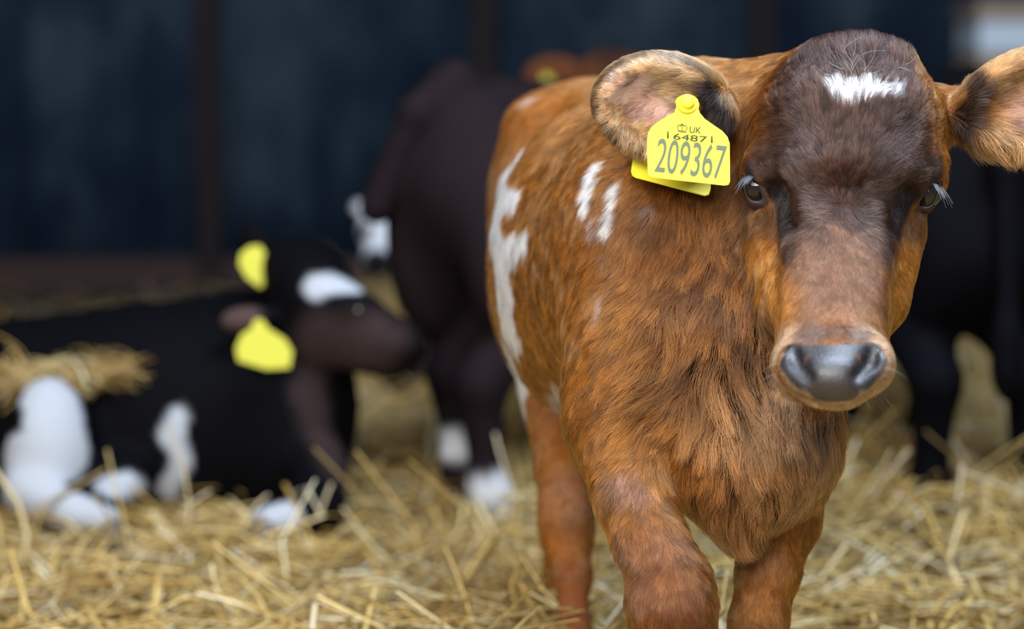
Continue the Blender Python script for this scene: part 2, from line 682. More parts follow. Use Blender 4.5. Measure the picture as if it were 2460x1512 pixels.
# ------------------------------------------------------------------ coat colouring
def seg_dist(V, pts):
    d = np.full(len(V), 9.0)
    if len(pts) == 1:
        return np.linalg.norm(V - pts[0], axis=1)
    for a, b in zip(pts[:-1], pts[1:]):
        ab = b - a
        t = np.clip(((V - a) @ ab) / (ab @ ab + 1e-12), 0, 1)
        d = np.minimum(d, np.linalg.norm(V - a - t[:, None] * ab, axis=1))
    return d


def paint(V, col, pts, r, feather, c, strength=1.0, ragged=0.0, seed=1):
    d = seg_dist(V, np.array(pts))
    if ragged:
        d = d + ragged * (vnoise(V, 70, seed) - 0.5) + 0.5 * ragged * (vnoise(V, 180, seed + 5) - 0.5)
    w = (1 - smooth(r - feather, r + feather, d)) * strength
    return col * (1 - w[:, None]) + np.array(c) * w[:, None], w


# ------------------------------------------------------------------ fur
def grow(name, V, N, F, length, dens, col, dirs, lift, radius, clump, parent, loc, total, extra=None):
    tri = np.concatenate([F[:, [0, 1, 2]], F[:, [0, 2, 3]]])
    A = 0.5 * np.linalg.norm(np.cross(V[tri[:, 1]] - V[tri[:, 0]], V[tri[:, 2]] - V[tri[:, 0]]), axis=1)
    wgt = A * dens[tri].mean(1)
    n = int(total)
    t = rng.choice(len(tri), n, p=wgt / wgt.sum())
    u, v = rng.random(n), rng.random(n)
    m = u + v > 1
    u[m], v[m] = 1 - u[m], 1 - v[m]
    w = np.stack([1 - u - v, u, v], 1)
    T = tri[t]

    def lerp(a):
        return (a[T] * (w[:, :, None] if a.ndim == 2 else w)).sum(1)
    root = lerp(V)
    nn = norm(lerp(N))
    dd = lerp(dirs)
    dd = dd - nn * (dd * nn).sum(1, keepdims=True)
    dd = norm(dd)
    ln = lerp(length) * rng.uniform(0.65, 1.2, n)
    lf = lerp(lift)
    rad = lerp(radius)
    cc = lerp(col)
    cl = lerp(clump)
    # direction jitter: slow waves of the coat and single stray hairs
    sd = np.cross(nn, dd)
    wob = (vnoise(root, 45, 11) - 0.5) * 0.75 + (vnoise(root, 150, 12) - 0.5) * 0.8 + rng.normal(0, 0.17, n)
    dd = norm(dd * np.cos(wob)[:, None] + sd * np.sin(wob)[:, None])
    lf = np.clip(lf + 0.25 * (vnoise(root, 90, 13) - 0.5) + rng.normal(0, 0.06, n), 0.04, 0.9)
    K = 6
    S = np.linspace(0, 1, K)
    pts = np.zeros((n, K, 3))
    ph = vnoise(root, 60, 21) * 6.28
    amp = cl * 0.10
    for i, s in enumerate(S):
        up = lf * (s - 0.55 * s * s)
        along = s * np.sqrt(np.clip(1 - lf * lf * 0.6, 0.1, 1))
        wave = amp * np.sin(ph + s * 5.0) * s
        pts[:, i] = root + (dd * along[:, None] + nn * up[:, None] + np.cross(nn, dd) * wave[:, None]) * ln[:, None]
    # tufts: tips drawn towards a shared guide strand
    ng = max(n // 80, 1)
    gi = rng.choice(n, ng, replace=False, p=(cl + 0.02) / (cl + 0.02).sum())
    kd = KDTree(ng)
    for j, g in enumerate(gi):
        kd.insert(root[g], j)
    kd.balance()
    sel = np.nonzero(cl > 0.12)[0]
    near = np.array([kd.find(root[q])[1] for q in sel], int)
    g = gi[near]
    for i, s in enumerate(S):
        k = (cl[sel] * 0.85 * s ** 0.8)[:, None]
        off = pts[g, i] - root[g]
        # the tuft converges but keeps part of the root spread
        target = root[g] + off + 0.15 * (root[sel] - root[g])
        far = np.linalg.norm(root[g] - root[sel], axis=1)[:, None] > ln[sel][:, None] * 0.6
        pts[sel, i] = np.where(far, pts[sel, i], pts[sel, i] * (1 - k) + target * k)
    if len(sel):
        tv = np.ones(ng)
        tv = rng.uniform(0.4, 1.5, ng)
        cc[sel] *= (1 + (tv[near] - 1) * np.clip(cl[sel] * 2.2, 0, 1))[:, None]
    var = rng.uniform(0.6, 1.5, n)
    dark = rng.random(n) < 0.16
    lum = cc.mean(1)
    var[dark & (lum < 0.5)] *= 0.45
    var[lum > .55] = rng.uniform(.9, 1.12, int((lum > .55).sum()))
    brown = (lum < .4)[:, None]
    mott = 0.62 + 0.76 * vnoise(root, 330, 31) * (0.75 + .5 * vnoise(root, 120, 32))
    cc = np.where(brown, cc * mott[:, None], cc)
    cc = np.clip(cc * var[:, None], 0, 0.92)
    if extra is not None:
        ep, ec, er, en = extra
        pts = np.concatenate([pts, ep])
        cc = np.concatenate([cc, ec])
        rad = np.concatenate([rad, er])
        nn = np.concatenate([nn, en])
        n = len(pts)
    return strands(name, pts - np.asarray(loc), cc, rad, nn, parent)


def strands(name, pts, cc, rad, nn, parent):
    n, K = pts.shape[:2]
    hc = bpy.data.hair_curves.new(name)
    hc.add_curves([K] * n)
    hc.attributes['position'].data.foreach_set('vector', pts.astype(np.float32).ravel())
    ra = hc.attributes.get('radius') or hc.attributes.new('radius', 'FLOAT', 'POINT')
    prof = np.linspace(1, 0.25, K)
    ra.data.foreach_set('value', (rad[:, None] * prof).astype(np.float32).ravel())
    c4 = np.ones((n, 4), np.float32)
    c4[:, :3] = cc
    a = hc.attributes.new('fur_color', 'FLOAT_COLOR', 'CURVE')
    a.data.foreach_set('color', c4.ravel())
    a = hc.attributes.new('root_normal', 'FLOAT_VECTOR', 'CURVE')
    a.data.foreach_set('vector', nn.astype(np.float32).ravel())
    hc.materials.append(M_FUR)
    ob = bpy.data.objects.new(name, hc)
    COL.objects.link(ob)
    ob.parent = parent
    return ob


def ball(name, c, r, mat, parent, loc, seg=32, squash=(1, 1, 1)):
    import bmesh
    bm = bmesh.new()
    bmesh.ops.create_uvsphere(bm, u_segments=seg, v_segments=seg // 2, radius=1)
    for v in bm.verts:
        v.co = Vector([c[k] - loc[k] + v.co[k] * r * squash[k] for k in range(3)])
    for f in bm.faces:
        f.smooth = True
    me = bpy.data.meshes.new(name)
    bm.to_mesh(me)
    bm.free()
    me.materials.append(mat)
    ob = bpy.data.objects.new(name, me)
    COL.objects.link(ob)
    ob.parent = parent
    return ob


def hoof(c, yaw, parent, loc, mat=None, s=1.0):
    """a cloven hoof: two claws side by side, flat underneath"""
    V, F = [], []
    for sx in (-1, 1):
        b = len(V)
        for (zz, wx, l0, l1) in ((0.0, .012, -.022, .032), (.012, .0125, -.022, .030), (.03, .0115, -.020, .018), (.045, .009, -.015, .010)):
            for k in range(8):
                a = k * math.pi / 4
                V.append((sx * 0.0125 + math.cos(a) * wx, (l0 + l1) / 2 + math.sin(a) * (l1 - l0) / 2, zz))
        for i in range(3):
            for k in range(8):
                F.append((b + i * 8 + k, b + i * 8 + (k + 1) % 8, b + (i + 1) * 8 + (k + 1) % 8, b + (i + 1) * 8 + k))
        for i in (0, 3):
            F += [(b + i * 8 + 0, b + i * 8 + 1, b + i * 8 + 2, b + i * 8 + 3), (b + i * 8 + 0, b + i * 8 + 3, b + i * 8 + 4, b + i * 8 + 7), (b + i * 8 + 4, b + i * 8 + 5, b + i * 8 + 6, b + i * 8 + 7)]
    V = np.array(V) * s
    cs, sn = math.cos(yaw), math.sin(yaw)
    V = np.stack([V[:, 0] * cs - V[:, 1] * sn, V[:, 0] * sn + V[:, 1] * cs, V[:, 2]], 1) + np.array(c)
    return mesh_np('hoof', V, np.array(F), mat or M_HOOF, parent, loc)


def plate(name, pts, thick, mat, parent, loc, inward=None):
    """a moulded plate from an outline of 3D points lying nearly in one plane"""
    import bmesh
    pts = np.array(pts)
    c = pts.mean(0)
    nrm = np.zeros(3)
    for i in range(len(pts)):
        nrm += np.cross(pts[i] - c, pts[(i + 1) % len(pts)] - c)
    nrm = norm(nrm)
    if nrm @ (CAM - c) < 0:
        nrm = -nrm
    bm = bmesh.new()
    f0 = [bm.verts.new(Vector(p - np.asarray(loc))) for p in pts]
    f1 = [bm.verts.new(Vector(p - np.asarray(loc) - nrm * thick)) for p in pts]
    n = len(pts)
    bm.faces.new(f0)
    bm.faces.new(f1[::-1])
    for i in range(n):
        bm.faces.new((f0[i], f1[i], f1[(i + 1) % n], f0[(i + 1) % n]))
    bmesh.ops.recalc_face_normals(bm, faces=bm.faces[:])
    bmesh.ops.bevel(bm, geom=[e for e in bm.edges if len(e.link_faces) == 2 and e.calc_face_angle(0) > 1.0], offset=thick * 0.3, segments=2, affect='EDGES')
    me = bpy.data.meshes.new(name)
    bm.to_mesh(me)
    bm.free()
    me.materials.append(mat)
    ob = bpy.data.objects.new(name, me)
    COL.objects.link(ob)
    ob.parent = parent
    return ob, nrm


# ================================================================== the brown calf in front
def front_calf():
    base = np.array([P(1600, 900, 2.2)[0], P(1600, 900, 2.2)[1], 0.0])
    root = empty('calf', base, 'brown calf in sharp focus facing the camera with white flank patches', 'calf')
    f = Field((-0.06, 1.72, -0.01), (0.54, 2.80, 0.80), VOX)
    E, C, chain = f.E, f.C, f.chain
    # trunk
    E(1400, 470, 2.54, 225, 255, .12, k=.04)
    E(1385, 660, 2.46, 212, 330, .12, k=.04)
    E(1450, 640, 2.28, 275, 385, .17, k=.05)
    E(1570, 640, 2.13, 255, 390, .12, k=.05)
    C((1425, 300, 2.5, 85), (1660, 290, 2.14, 100), k=.05)
    E(1290, 300, 2.50, 60, 50, .03, k=.04)
    # neck
    C((1640, 330, 2.14, 150), (1960, 240, 2.05, 120), k=.05)
    C((1630, 560, 2.13, 215), (1960, 420, 2.06, 180), k=.05)
    C((1710, 840, 2.06, 215), (1940, 600, 2.05, 160), k=.05)
    # chest and brisket
    C((1795, 880, 2.02, 210), (1785, 1060, 2.0, 208), k=.04)
    C((1785, 1110, 2.0, 180), (1775, 1250, 1.985, 50), k=.03)
    C((1900, 1000, 2.01, 110), (1893, 1150, 2.02, 88), k=.03)
    # near shoulder and front leg
    E(1520, 920, 2.04, 165, 255, .075, rot=-8, k=.04)
    chain([(1500, 1030, 2.01, 130), (1524, 1190, 1.965, 84), (1562, 1300, 1.94, 74), (1602, 1390, 1.925, 84), (1612, 1455, 1.92, 97),
           (1616, 1530, 1.93, 90), (1622, 1640, 1.94, 60), (1626, 1880, 1.95, 55), (1630, 1950, 1.95, 66), (1634, 2060, 1.93, 58)], k=.015)
    # off front leg
    chain([(1890, 1130, 2.05, 100), (1880, 1240, 2.05, 82), (1846, 1370, 2.05, 68), (1823, 1490, 2.045, 62), (1815, 1590, 2.05, 66), (1812, 1690, 2.06, 48),
           (1812, 1860, 2.07, 46), (1812, 1910, 2.07, 56), (1812, 1980, 2.055, 48)], k=.015)
    # hind legs
    chain([(1378, 950, 2.44, 130), (1364, 1120, 2.40, 72), (1360, 1230, 2.39, 60), (1362, 1290, 2.39, 56), (1378, 1385, 2.37, 38), (1378, 1520, 2.36, 34),
           (1374, 1640, 2.35, 42), (1372, 1700, 2.34, 40)], k=.015)
    chain([(1420, 900, 2.58, 120), (1362, 1250, 2.62, 50), (1328, 1440, 2.66, 30), (1326, 1540, 2.62, 30), (1330, 1600, 2.6, 30)], k=.015)
    # tail behind
    chain([(1340, 330, 2.66, 30), (1330, 500, 2.71, 22), (1330, 800, 2.72, 26)], k=.02)
    # ---- head
    E(2035, 300, 2.0, 226, 192, .088, k=.02)
    E(2055, 162, 2.01, 128, 66, .065, k=.02)
    E(2025, 412, 1.985, 234, 130, .086, k=.02)
    C((1830, 400, 1.965, 36), (1812, 425, 1.972, 26), k=.02)
    C((2222, 408, 1.965, 36), (2240, 436, 1.972, 26), k=.02)
    C((2018, 500, 1.985, 172), (2000, 770, 1.905, 138), k=.02)
    C((1952, 455, 1.942, 72), (1940, 775, 1.866, 58), k=.012)
    C((2090, 460, 1.942, 72), (2062, 775, 1.866, 58), k=.012)
    C((2020, 455, 1.942, 72), (2001, 775, 1.864, 58), k=.012)
    C((1878, 560, 1.99, 82), (1904, 720, 1.945, 74), k=.02)
    C((2142, 560, 1.99, 80), (2106, 720, 1.945, 76), k=.02)
    C((2010, 600, 2.07, 120), (2005, 880, 1.94, 88), k=.03)
    E(2000, 862, 1.868, 140, 98, .062, k=.015)
    E(2004, 905, 1.885, 112, 58, .055, k=.015)
    # nose pad, nostril wings, lip
    E(2000, 905, 1.820, 106, 74, .032, k=.01)
    E(2006, 925, 1.835, 62, 44, .04, k=.012)
    E(1902, 880, 1.838, 42, 50, .032, k=.012)
    E(2102, 880, 1.838, 42, 50, .032, k=.012)
    # ears: hollow shells on a short stalk
    C((1810, 275, 2.03, 60), (1720, 275, 2.03, 58), k=.03)
    E(1594, 255, 1.998, 172, 128, .032, rot=-9, k=.012)
    E(1590, 262, 1.954, 156, 112, .045, rot=-9, k=.006, cut=True)
    C((2260, 275, 2.03, 62), (2350, 265, 2.03, 55), k=.03)
    E(2490, 235, 1.998, 208, 122, .032, rot=17, k=.012)
    E(2496, 242, 1.954, 190, 106, .045, rot=17, k=.006, cut=True)

    # surface anchored detail
    def S(px, py, off=0.0):
        return P(px, py, f.depth(px, py) + off)
    # hollows between eye and nose bridge
    for a, b in (((1858, 455), (1900, 535)), ((2186, 465), (2146, 540))):
        f.cone(S(*a, -.003), S(*b, -.002), .010, .007, k=.014, cut=True)
    # shallow cheek hollow below the eye
    # nostrils
    nostrils = []
    for pts in (((1906, 842), (1912, 868), (1940, 905)), ((2096, 845), (2092, 868), (2060, 905))):
        q = [S(*p, .002) for p in pts]
        nostrils.append(pts)
        f.cone(q[0], q[1], .0040, .0058, k=.004, cut=True)
        f.cone(q[1], q[2], .0058, .0052, k=.004, cut=True)
    # mouth line
    f.cone(S(1935, 958, 0), S(2075, 958, 0), .0022, .0022, k=.004, cut=True)
    # eyes
    eyes, lids = [], []
    for (c, r, lid) in (
            ((1818, 450), .0122, [(1796, 417), (1815, 428), (1824, 452), (1830, 476), (1814, 482), (1797, 472), (1791, 448), (1796, 417)]),
            ((2227, 463), .0122, [(2252, 438), (2234, 444), (2219, 466), (2209, 489), (2226, 496), (2242, 487), (2252, 462), (2252, 438)])):
        mid = np.mean([p for p in lid[:-1]], 0)
        o = P(c[0], c[1], f.depth(mid[0], mid[1]) + .0075)
        f.ell(o, (r * 1.06,) * 3, k=.005, cut=True)
        eyes.append((o, r))
        lids.append(lid)

    V, Fq = f.mesh()
    V = relax(V, Fq, 2)
    N = vnormals(V, Fq)

    # ---- colour of the coat, laid on the body by surface points
    nV = len(V)
    BROWN = (0.34, 0.116, 0.017)
    col = np.tile(np.array(BROWN), (nV, 1))
    pn = vnoise(V, 9, 2)
    col *= (0.82 + 0.36 * pn)[:, None]
    px_m = lambda d: d / 2950.0

    def mark(ptspx, r, fe, c, s=1.0, rag=0.0, seed=1):
        nonlocal col
        pts = [S(*p) for p in ptspx]
        sc = np.mean([np.dot(p - CAM, FWD) for p in pts]) / FPX
        col, w_ = paint(V, col, pts, r * sc, fe * sc, c, s, rag * sc, seed)
        return w_
    CHO = (0.064, 0.031, 0.022)
    DK = (0.016, 0.010, 0.010)
    TAN = (0.68, 0.39, 0.17)
    # chest and throat paler
    mark([(1900, 1000), (1880, 1180), (1790, 1290)], 170, 110, (0.42, 0.20, 0.078), .9)
    mark([(1600, 560), (1760, 560), (1790, 720), (1700, 800)], 150, 110, (0.20, 0.066, 0.014), .85)
    # legs
    mark([(1560, 1360), (1614, 1470)], 130, 70, (0.22, 0.075, 0.024), .9)
    mark([(1380, 1390), (1378, 1500)], 60, 30, (0.25, 0.085, 0.03), .9)
    # head: dark forehead and bridge, orange cheeks
    mark([(2035, 130), (2035, 300), (2020, 470)], 195, 60, CHO, 1, 30)
    mark([(2020, 470), (2008, 640)], 120, 50, CHO, 1, 30)
    mark([(1806, 400), (1850, 390)], 40, 22, (.06, .034, .03), .9, 12)
    mark([(2250, 412), (2205, 400)], 40, 22, (.06, .034, .03), .9, 12)
    mark([(1900, 300), (1880, 400)], 100, 50, CHO, .85, 20)
    mark([(2170, 300), (2190, 400)], 100, 50, CHO, .85, 20)
    mark([(2005, 640), (2000, 760)], 120, 60, (0.21, 0.095, 0.045), .85, 20)
    mark([(1830, 600), (1862, 690), (1880, 750)], 62, 34, (0.56, 0.205, 0.030), 1, 16)
    mark([(2195, 600), (2165, 690), (2140, 750)], 62, 34, (0.56, 0.205, 0.030), 1, 16)
    mark([(1835, 525), (1862, 535)], 42, 30, (0.10, 0.05, 0.025), .8, 14)
    mark([(2205, 540), (2180, 545)], 42, 30, (0.12, 0.06, 0.03), .8, 14)
    # poll
    mark([(1960, 110), (2060, 95), (2140, 110)], 60, 40, (0.05, 0.022, 0.016), .8, 20)
    mark([(1835, 240), (1800, 330)], 40, 26, (0.20, 0.075, 0.022), .8, 14)
    mark([(2262, 250), (2275, 330)], 40, 26, (0.24, 0.09, 0.024), .8, 14)
    # eye surroundings; tear hollows: dark hair with the hollow's shade painted in
    mark([(1860, 450), (1886, 500), (1903, 545)], 29, 11, DK, 1, 8)
    mark([(2188, 463), (2163, 510), (2146, 545)], 29, 11, DK, 1, 8)
    mark([(1800, 412), (1826, 448), (1832, 482), (1800, 482)], 16, 9, (0.03, 0.024, 0.026), .9)
    mark([(2250, 434), (2222, 458), (2206, 492), (2240, 496)], 16, 9, (0.03, 0.024, 0.026), .9)
    mark([(1900, 585), (1905, 610)], 22, 14, DK, .6, 8)
    mark([(2135, 590), (2128, 612)], 22, 14, DK, .6, 8)
    # muzzle ring and nose
    mark([(1880, 820), (1858, 880), (1885, 935), (1950, 962), (2060, 962), (2118, 935), (2142, 880), (2118, 820)], 52, 16, (0.60, 0.37, 0.21), 1, 12)
    mark([(1930, 800), (2075, 800)], 24, 14, (0.12, 0.065, 0.045), .8, 10)
    mark([(1885, 850), (1886, 905), (1925, 948)], 22, 12, (0.46, 0.28, 0.16), .9)
    mark([(2118, 850), (2118, 905), (2078, 948)], 22, 12, (0.46, 0.28, 0.16), .9)
    mark([(1940, 815), (2065, 815)], 22, 14, (0.15, 0.085, 0.06), .9)
    wet = np.zeros(nV)
    for pts, r in (([(1915, 852), (2000, 846), (2088, 852)], 27), ([(1965, 885), (2040, 885)], 50), ([(1970, 942), (2042, 942)], 34), ([(1900, 872), (1930, 912)], 31), ([(2104, 872), (2078, 912)], 31)):
        wet = np.maximum(wet, mark(pts, r, 8, (0.028, 0.025, 0.030), 1, 5))
    for pts in ([(1893, 880), (1915, 915)], [(2110, 880), (2090, 915)]):
        q_ = np.array([S(*p) for p in pts])
        wet *= 1 - .45 * (1 - smooth(.004, .009, seg_dist(V, q_)))
    mark([(1975, 930), (2030, 930)], 34, 10, (0.030, 0.022, 0.020), 1)
    for pts in nostrils:
        w_ = mark(pts, 15, 5, (.003, .0025, .003), 1)
        mark(pts[:2], 24, 6, (.004, .0035, .004), 1)
        wet = np.maximum(wet, .4 * w_)
    # white star on the forehead
    mark([(2012, 222), (2060, 226), (2110, 218), (2155, 226)], 15, 7, (0.86, 0.85, 0.86), 1, 20)
    mark([(2030, 240), (2070, 232)], 13, 7, (0.86, 0.85, 0.86), 1, 12)
    # ears
    mark([(1480, 200), (1560, 180), (1640, 220), (1600, 300), (1500, 300)], 100, 40, TAN, 1, 10)
    mark([(1500, 215), (1550, 205)], 36, 24, (0.85, 0.53, 0.42), .9, 10)
    mark([(1540, 265), (1600, 262)], 28, 18, (0.82, 0.50, 0.42), .9, 10)
    mark([(1434, 262), (1440, 205), (1482, 160), (1560, 134), (1640, 144), (1705, 182)], 20, 12, (0.15, 0.092, 0.055), .9, 16)
    mark([(1440, 292), (1482, 330), (1540, 360)], 22, 12, (0.20, 0.11, 0.05), .8, 18)
    mark([(1712, 225), (1738, 270), (1752, 315)], 36, 14, DK, 1, 16)  # black hair and the shade of the ear wall painted together
    mark([(2400, 200), (2480, 190), (2440, 300)], 110, 40, (0.60, 0.29, 0.10), 1, 10)
    mark([(2440, 270), (2480, 250)], 45, 30, (0.82, 0.48, 0.36), .9)
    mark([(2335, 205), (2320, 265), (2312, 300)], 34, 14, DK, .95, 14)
    mark([(2330, 340), (2400, 365), (2480, 360)], 26, 16, (0.42, 0.22, 0.08), .9, 14)
    # flank patches, white
    WH = (0.90, 0.88, 0.90)
    p_left = lambda q: min(p[0] for p in q) < 1205
    for pts, r in (([(1245, 380), (1215, 430), (1195, 470)], 22), ([(1195, 470), (1178, 520), (1190, 600), (1195, 680), (1200, 790)], 26),
                   ([(1215, 480), (1245, 470)], 22), ([(1190, 640), (1225, 590), (1255, 575)], 18), ([(1200, 700), (1210, 780)], 22),
                   ([(1200, 840), (1215, 910), (1240, 970)], 24), ([(1225, 920), (1250, 920)], 20)):
        mark([(p[0] + (18 if p[0] < 1212 else 4), p[1]) for p in pts], r * (2.0 if p_left(pts) else 1.5), 7, WH, 1, 26, 3)
    mark([(1205, 800), (1230, 830)], 26, 14, (0.5, 0.36, 0.32), .6, 30, 4)
    for pts, r in (([(1450, 400), (1425, 425)], 13), ([(1435, 430), (1412, 460)], 13), ([(1430, 460), (1412, 492)], 11), ([(1490, 440), (1478, 490), (1463, 545)], 11)):
        mark(pts, r * 1.2, 5, WH, 1, 8, 3)
    mark([(1438, 510), (1432, 555)], 8, 6, (.7, .55, .52), .8, 8)
    mark([(1458, 700), (1456, 750)], 7, 5, (.6, .48, .45), .7, 6)
    mark([(1568, 485), (1563, 510)], 6, 4, (.6, .48, .45), .7, 5)
    mark([(1340, 925), (1325, 980)], 22, 12, (.8, .68, .62), .85, 22)
    mark([(1265, 250), (1285, 240)], 10, 8, (.7, .55, .5), .7)
    mark([(1500, 1150), (1530, 1180)], 34, 26, (.42, .25, .20), .5, 20)
    mark([(1350, 1165), (1380, 1230)], 40, 34, (.36, .18, .10), .5)

    # underside of hooves

    # ---- lie, length and lift of the coat at points on the body
    A = [  # px, py, dx, dy, length mm, lift, clump
        (2035, 470, 0, -1, 8, .4, 0.47), (2035, 400, 0, -1, 9, .35, 0.47), (1930, 400, -.7, -.7, 8, .25, 0.38), (2140, 400, .7, -.7, 8, .25, 0.38), (2040, 300, 0, -1, 10, .3, 0.47),
        (1980, 490, -1, 0, 8, .35, 0.38), (2090, 490, 1, 0, 8, .35, 0.38), (2035, 510, 0, 1, 8, .35, 0.38),
        (2050, 225, -.1, -1, 14, .3, 0.60), (2140, 220, .6, -.7, 12, .3, 0.57), (1990, 220, -.4, -1, 13, .3, 0.57), (2050, 120, 0, -1, 20, .4, 0.60), (1950, 130, -.4, -1, 18, .4, 0.60), (2150, 130, .5, -1, 18, .4, 0.60),
        (1880, 220, -.7, -.7, 12, .3, 0.57), (2200, 220, .7, -.7, 12, .3, 0.57), (1850, 320, -.9, -.3, 9, .25, 0.38), (2230, 320, .9, -.3, 9, .25, 0.38),
        (2020, 580, 0, 1, 6, .2, 0.28), (2010, 690, 0, 1, 5, .2, 0.23), (2000, 780, 0, 1, 4, .2, 0.19), (1920, 640, -.2, 1, 5, .2, 0.19), (2110, 640, .2, 1, 5, .2, 0.19),
        (1850, 640, -.3, 1, 6, .2, 0.23), (2180, 640, .3, 1, 6, .2, 0.23), (1860, 740, -.2, 1, 6, .2, 0.23), (2160, 740, .2, 1, 7, .3, 0.23),
        (1860, 870, -1, .2, 3, .3, .05), (2140, 870, 1, .2, 3, .3, .05), (1880, 930, -.6, 1, 4, .4, .05), (2120, 930, .6, 1, 4, .4, .05), (2000, 965, 0, 1, 5, .4, .1),
        (1845, 375, -.8, -.2, 6, .2, .12), (2215, 385, .8, -.2, 6, .2, .12), (1840, 520, -.3, 1, 5, .2, .1), (2200, 530, .3, 1, 5, .2, .1), (1880, 480, 0, 1, 4, .15, .1), (2165, 490, 0, 1, 4, .15, .1),
        (1560, 200, -1, -.1, 9, .3, .3), (1640, 190, -1, -.1, 12, .3, .3), (1560, 130, -.6, -.8, 7, .4, .35), (1470, 170, -.8, -.5, 7, .4, .35), (1430, 240, -1, .1, 7, .4, .3), (1490, 330, -.5, 1, 12, .4, .4),
        (1545, 365, -.1, 1, 14, .4, .4), (1560, 290, -.6, .5, 9, .3, .3), (1735, 250, -.5, .7, 16, .3, .35), (1700, 180, -.8, -.3, 10, .25, .3), (1780, 220, -.6, .4, 12, .25, .25), (1770, 340, 0, 1, 14, .3, .3),
        (2340, 250, 1, -.2, 16, .3, .3), (2420, 150, 1, -.4, 11, .3, .3), (2350, 180, .8, -.5, 10, .3, .3), (2450, 250, 1, 0, 10, .3, .25), (2330, 340, .2, 1, 26, .5, .5), (2390, 370, .1, 1, 30, .5, .5), (2450, 365, .1, 1, 28, .5, .5), (2285, 330, .2, 1, 18, .4, .3),
        (1700, 560, -.25, 1, 22, .22, .4), (1600, 560, -.4, 1, 18, .22, .35), (1780, 600, -.1, 1, 26, .22, .4), (1790, 720, .1, 1, 32, .28, .55), (1650, 780, -.15, 1, 28, .26, .5), (1740, 860, .35, .9, 40, .34, .7), (1810, 900, .25, 1, 40, .32, .7),
        (1600, 900, -.7, .6, 32, .35, .7), (1560, 960, -.8, .4, 30, .35, .65), (1680, 980, .3, .9, 36, .34, .7), (1780, 1000, .1, 1, 36, .32, .65), (1480, 880, -.6, .8, 18, .25, .4), (1500, 700, -.4, 1, 18, .22, .35),
        (1900, 1020, .1, 1, 28, .3, .55), (1980, 1040, .0, 1, 24, .3, .5), (1950, 1120, -.15, 1, 26, .3, .55), (1800, 1130, .0, 1, 28, .3, .55), (1690, 1120, -.15, 1, 26, .3, .5),
        (1780, 1270, .15, 1, 34, .36, .65), (1690, 1240, .25, 1, 28, .34, .6), (1890, 1230, -.2, 1, 26, .3, .5), (1620, 1060, -.5, .9, 20, .28, .45),
        (1450, 1050, -.6, .8, 14, .25, .3), (1520, 1150, -.35, 1, 13, .22, .3), (1460, 1230, -.2, 1, 16, .35, .4), (1560, 1280, .15, 1, 9, .2, .25), (1610, 1420, .0, 1, 7, .2, .2),
        (1880, 1270, -.15, 1, 10, .2, .25), (1830, 1420, 0, 1, 7, .2, .2), (1960, 1200, -.2, 1, 12, .25, .3),
        (1400, 500, -.5, .8, 13, .2, .35), (1290, 700, -.3, 1, 12, .2, .35), (1220, 420, -.5, .9, 10, .2, .3), (1390, 800, -.4, .9, 14, .22, .4), (1350, 1000, -.3, 1, 11, .2, .3), (1360, 1200, 0, 1, 8, .2, .25),
        (1378, 1420, 0, 1, 5, .2, .15), (1330, 270, -.8, .4, 11, .2, .3), (1450, 320, -.7, .5, 12, .2, .3), (1500, 480, -.5, .8, 14, .2, .35), (1200, 900, -.2, 1, 11, .2, .3)]
    Q = np.array([S(a[0], a[1]) for a in A])
    Dv = np.array([norm(RIGHT * a[2] - UP * a[3] + FWD * 0.25) for a in A])
    # on the face the hair does not run back
    pr = np.array([(a[4] * 0.001, a[5], a[6]) for a in A])
    dirs = np.zeros((nV, 3))
    par = np.zeros((nV, 3))
    ws = np.zeros(nV)
    for i in range(len(A)):
        w_ = 1.0 / (((V - Q[i]) ** 2).sum(1) + 0.006 ** 2) ** 2
        dirs += w_[:, None] * Dv[i]
        par += w_[:, None] * pr[i]
        ws += w_
    dirs /= ws[:, None]
    par /= ws[:, None]
    length, lift, clump = par[:, 0], par[:, 1], par[:, 2]
    clump = clump * (1 - .6 * smooth(2.08, 2.28, (V - CAM) @ FWD))
    cam_dir = norm(CAM - V)
    facing = (N * cam_dir).sum(1)
    dep = (V - CAM) @ FWD
    dens = np.where(facing > -0.12, 1.0, 0.10)
    short = 1 - smooth(0.008, 0.024, length)
    dens = dens * (0.9 + 2.3 * short) * (1 - 0.72 * smooth(2.05, 2.3, dep))
    dens *= np.where(V[:, 2] < 0.16, 0.15, 1.0)
    dens *= 1 - smooth(.04, .2, wet)
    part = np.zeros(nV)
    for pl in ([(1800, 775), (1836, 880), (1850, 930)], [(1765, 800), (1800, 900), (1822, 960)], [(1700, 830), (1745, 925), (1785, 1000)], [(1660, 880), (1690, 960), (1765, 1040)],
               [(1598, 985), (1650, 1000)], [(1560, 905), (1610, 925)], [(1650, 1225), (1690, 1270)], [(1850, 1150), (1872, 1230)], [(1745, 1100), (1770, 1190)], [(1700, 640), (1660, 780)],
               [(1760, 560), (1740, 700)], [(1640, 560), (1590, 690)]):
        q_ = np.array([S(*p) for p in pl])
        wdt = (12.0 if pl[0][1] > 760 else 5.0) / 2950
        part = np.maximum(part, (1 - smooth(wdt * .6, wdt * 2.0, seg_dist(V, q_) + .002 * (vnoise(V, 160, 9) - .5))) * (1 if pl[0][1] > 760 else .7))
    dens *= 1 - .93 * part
    for o, r in eyes:
        dd = np.linalg.norm(V - o, axis=1)
        lidm = 1 - smooth(r + .0028, r + .0055, dd)
        dens *= 1 - lidm
        length = np.where(dd < r + .02, np.minimum(length, .004), length)
    radius = 0.00014 + 0.00004 * smooth(.008, .03, length) + 0.00012 * smooth(2.05, 2.3, dep)
    fcol = col.copy()
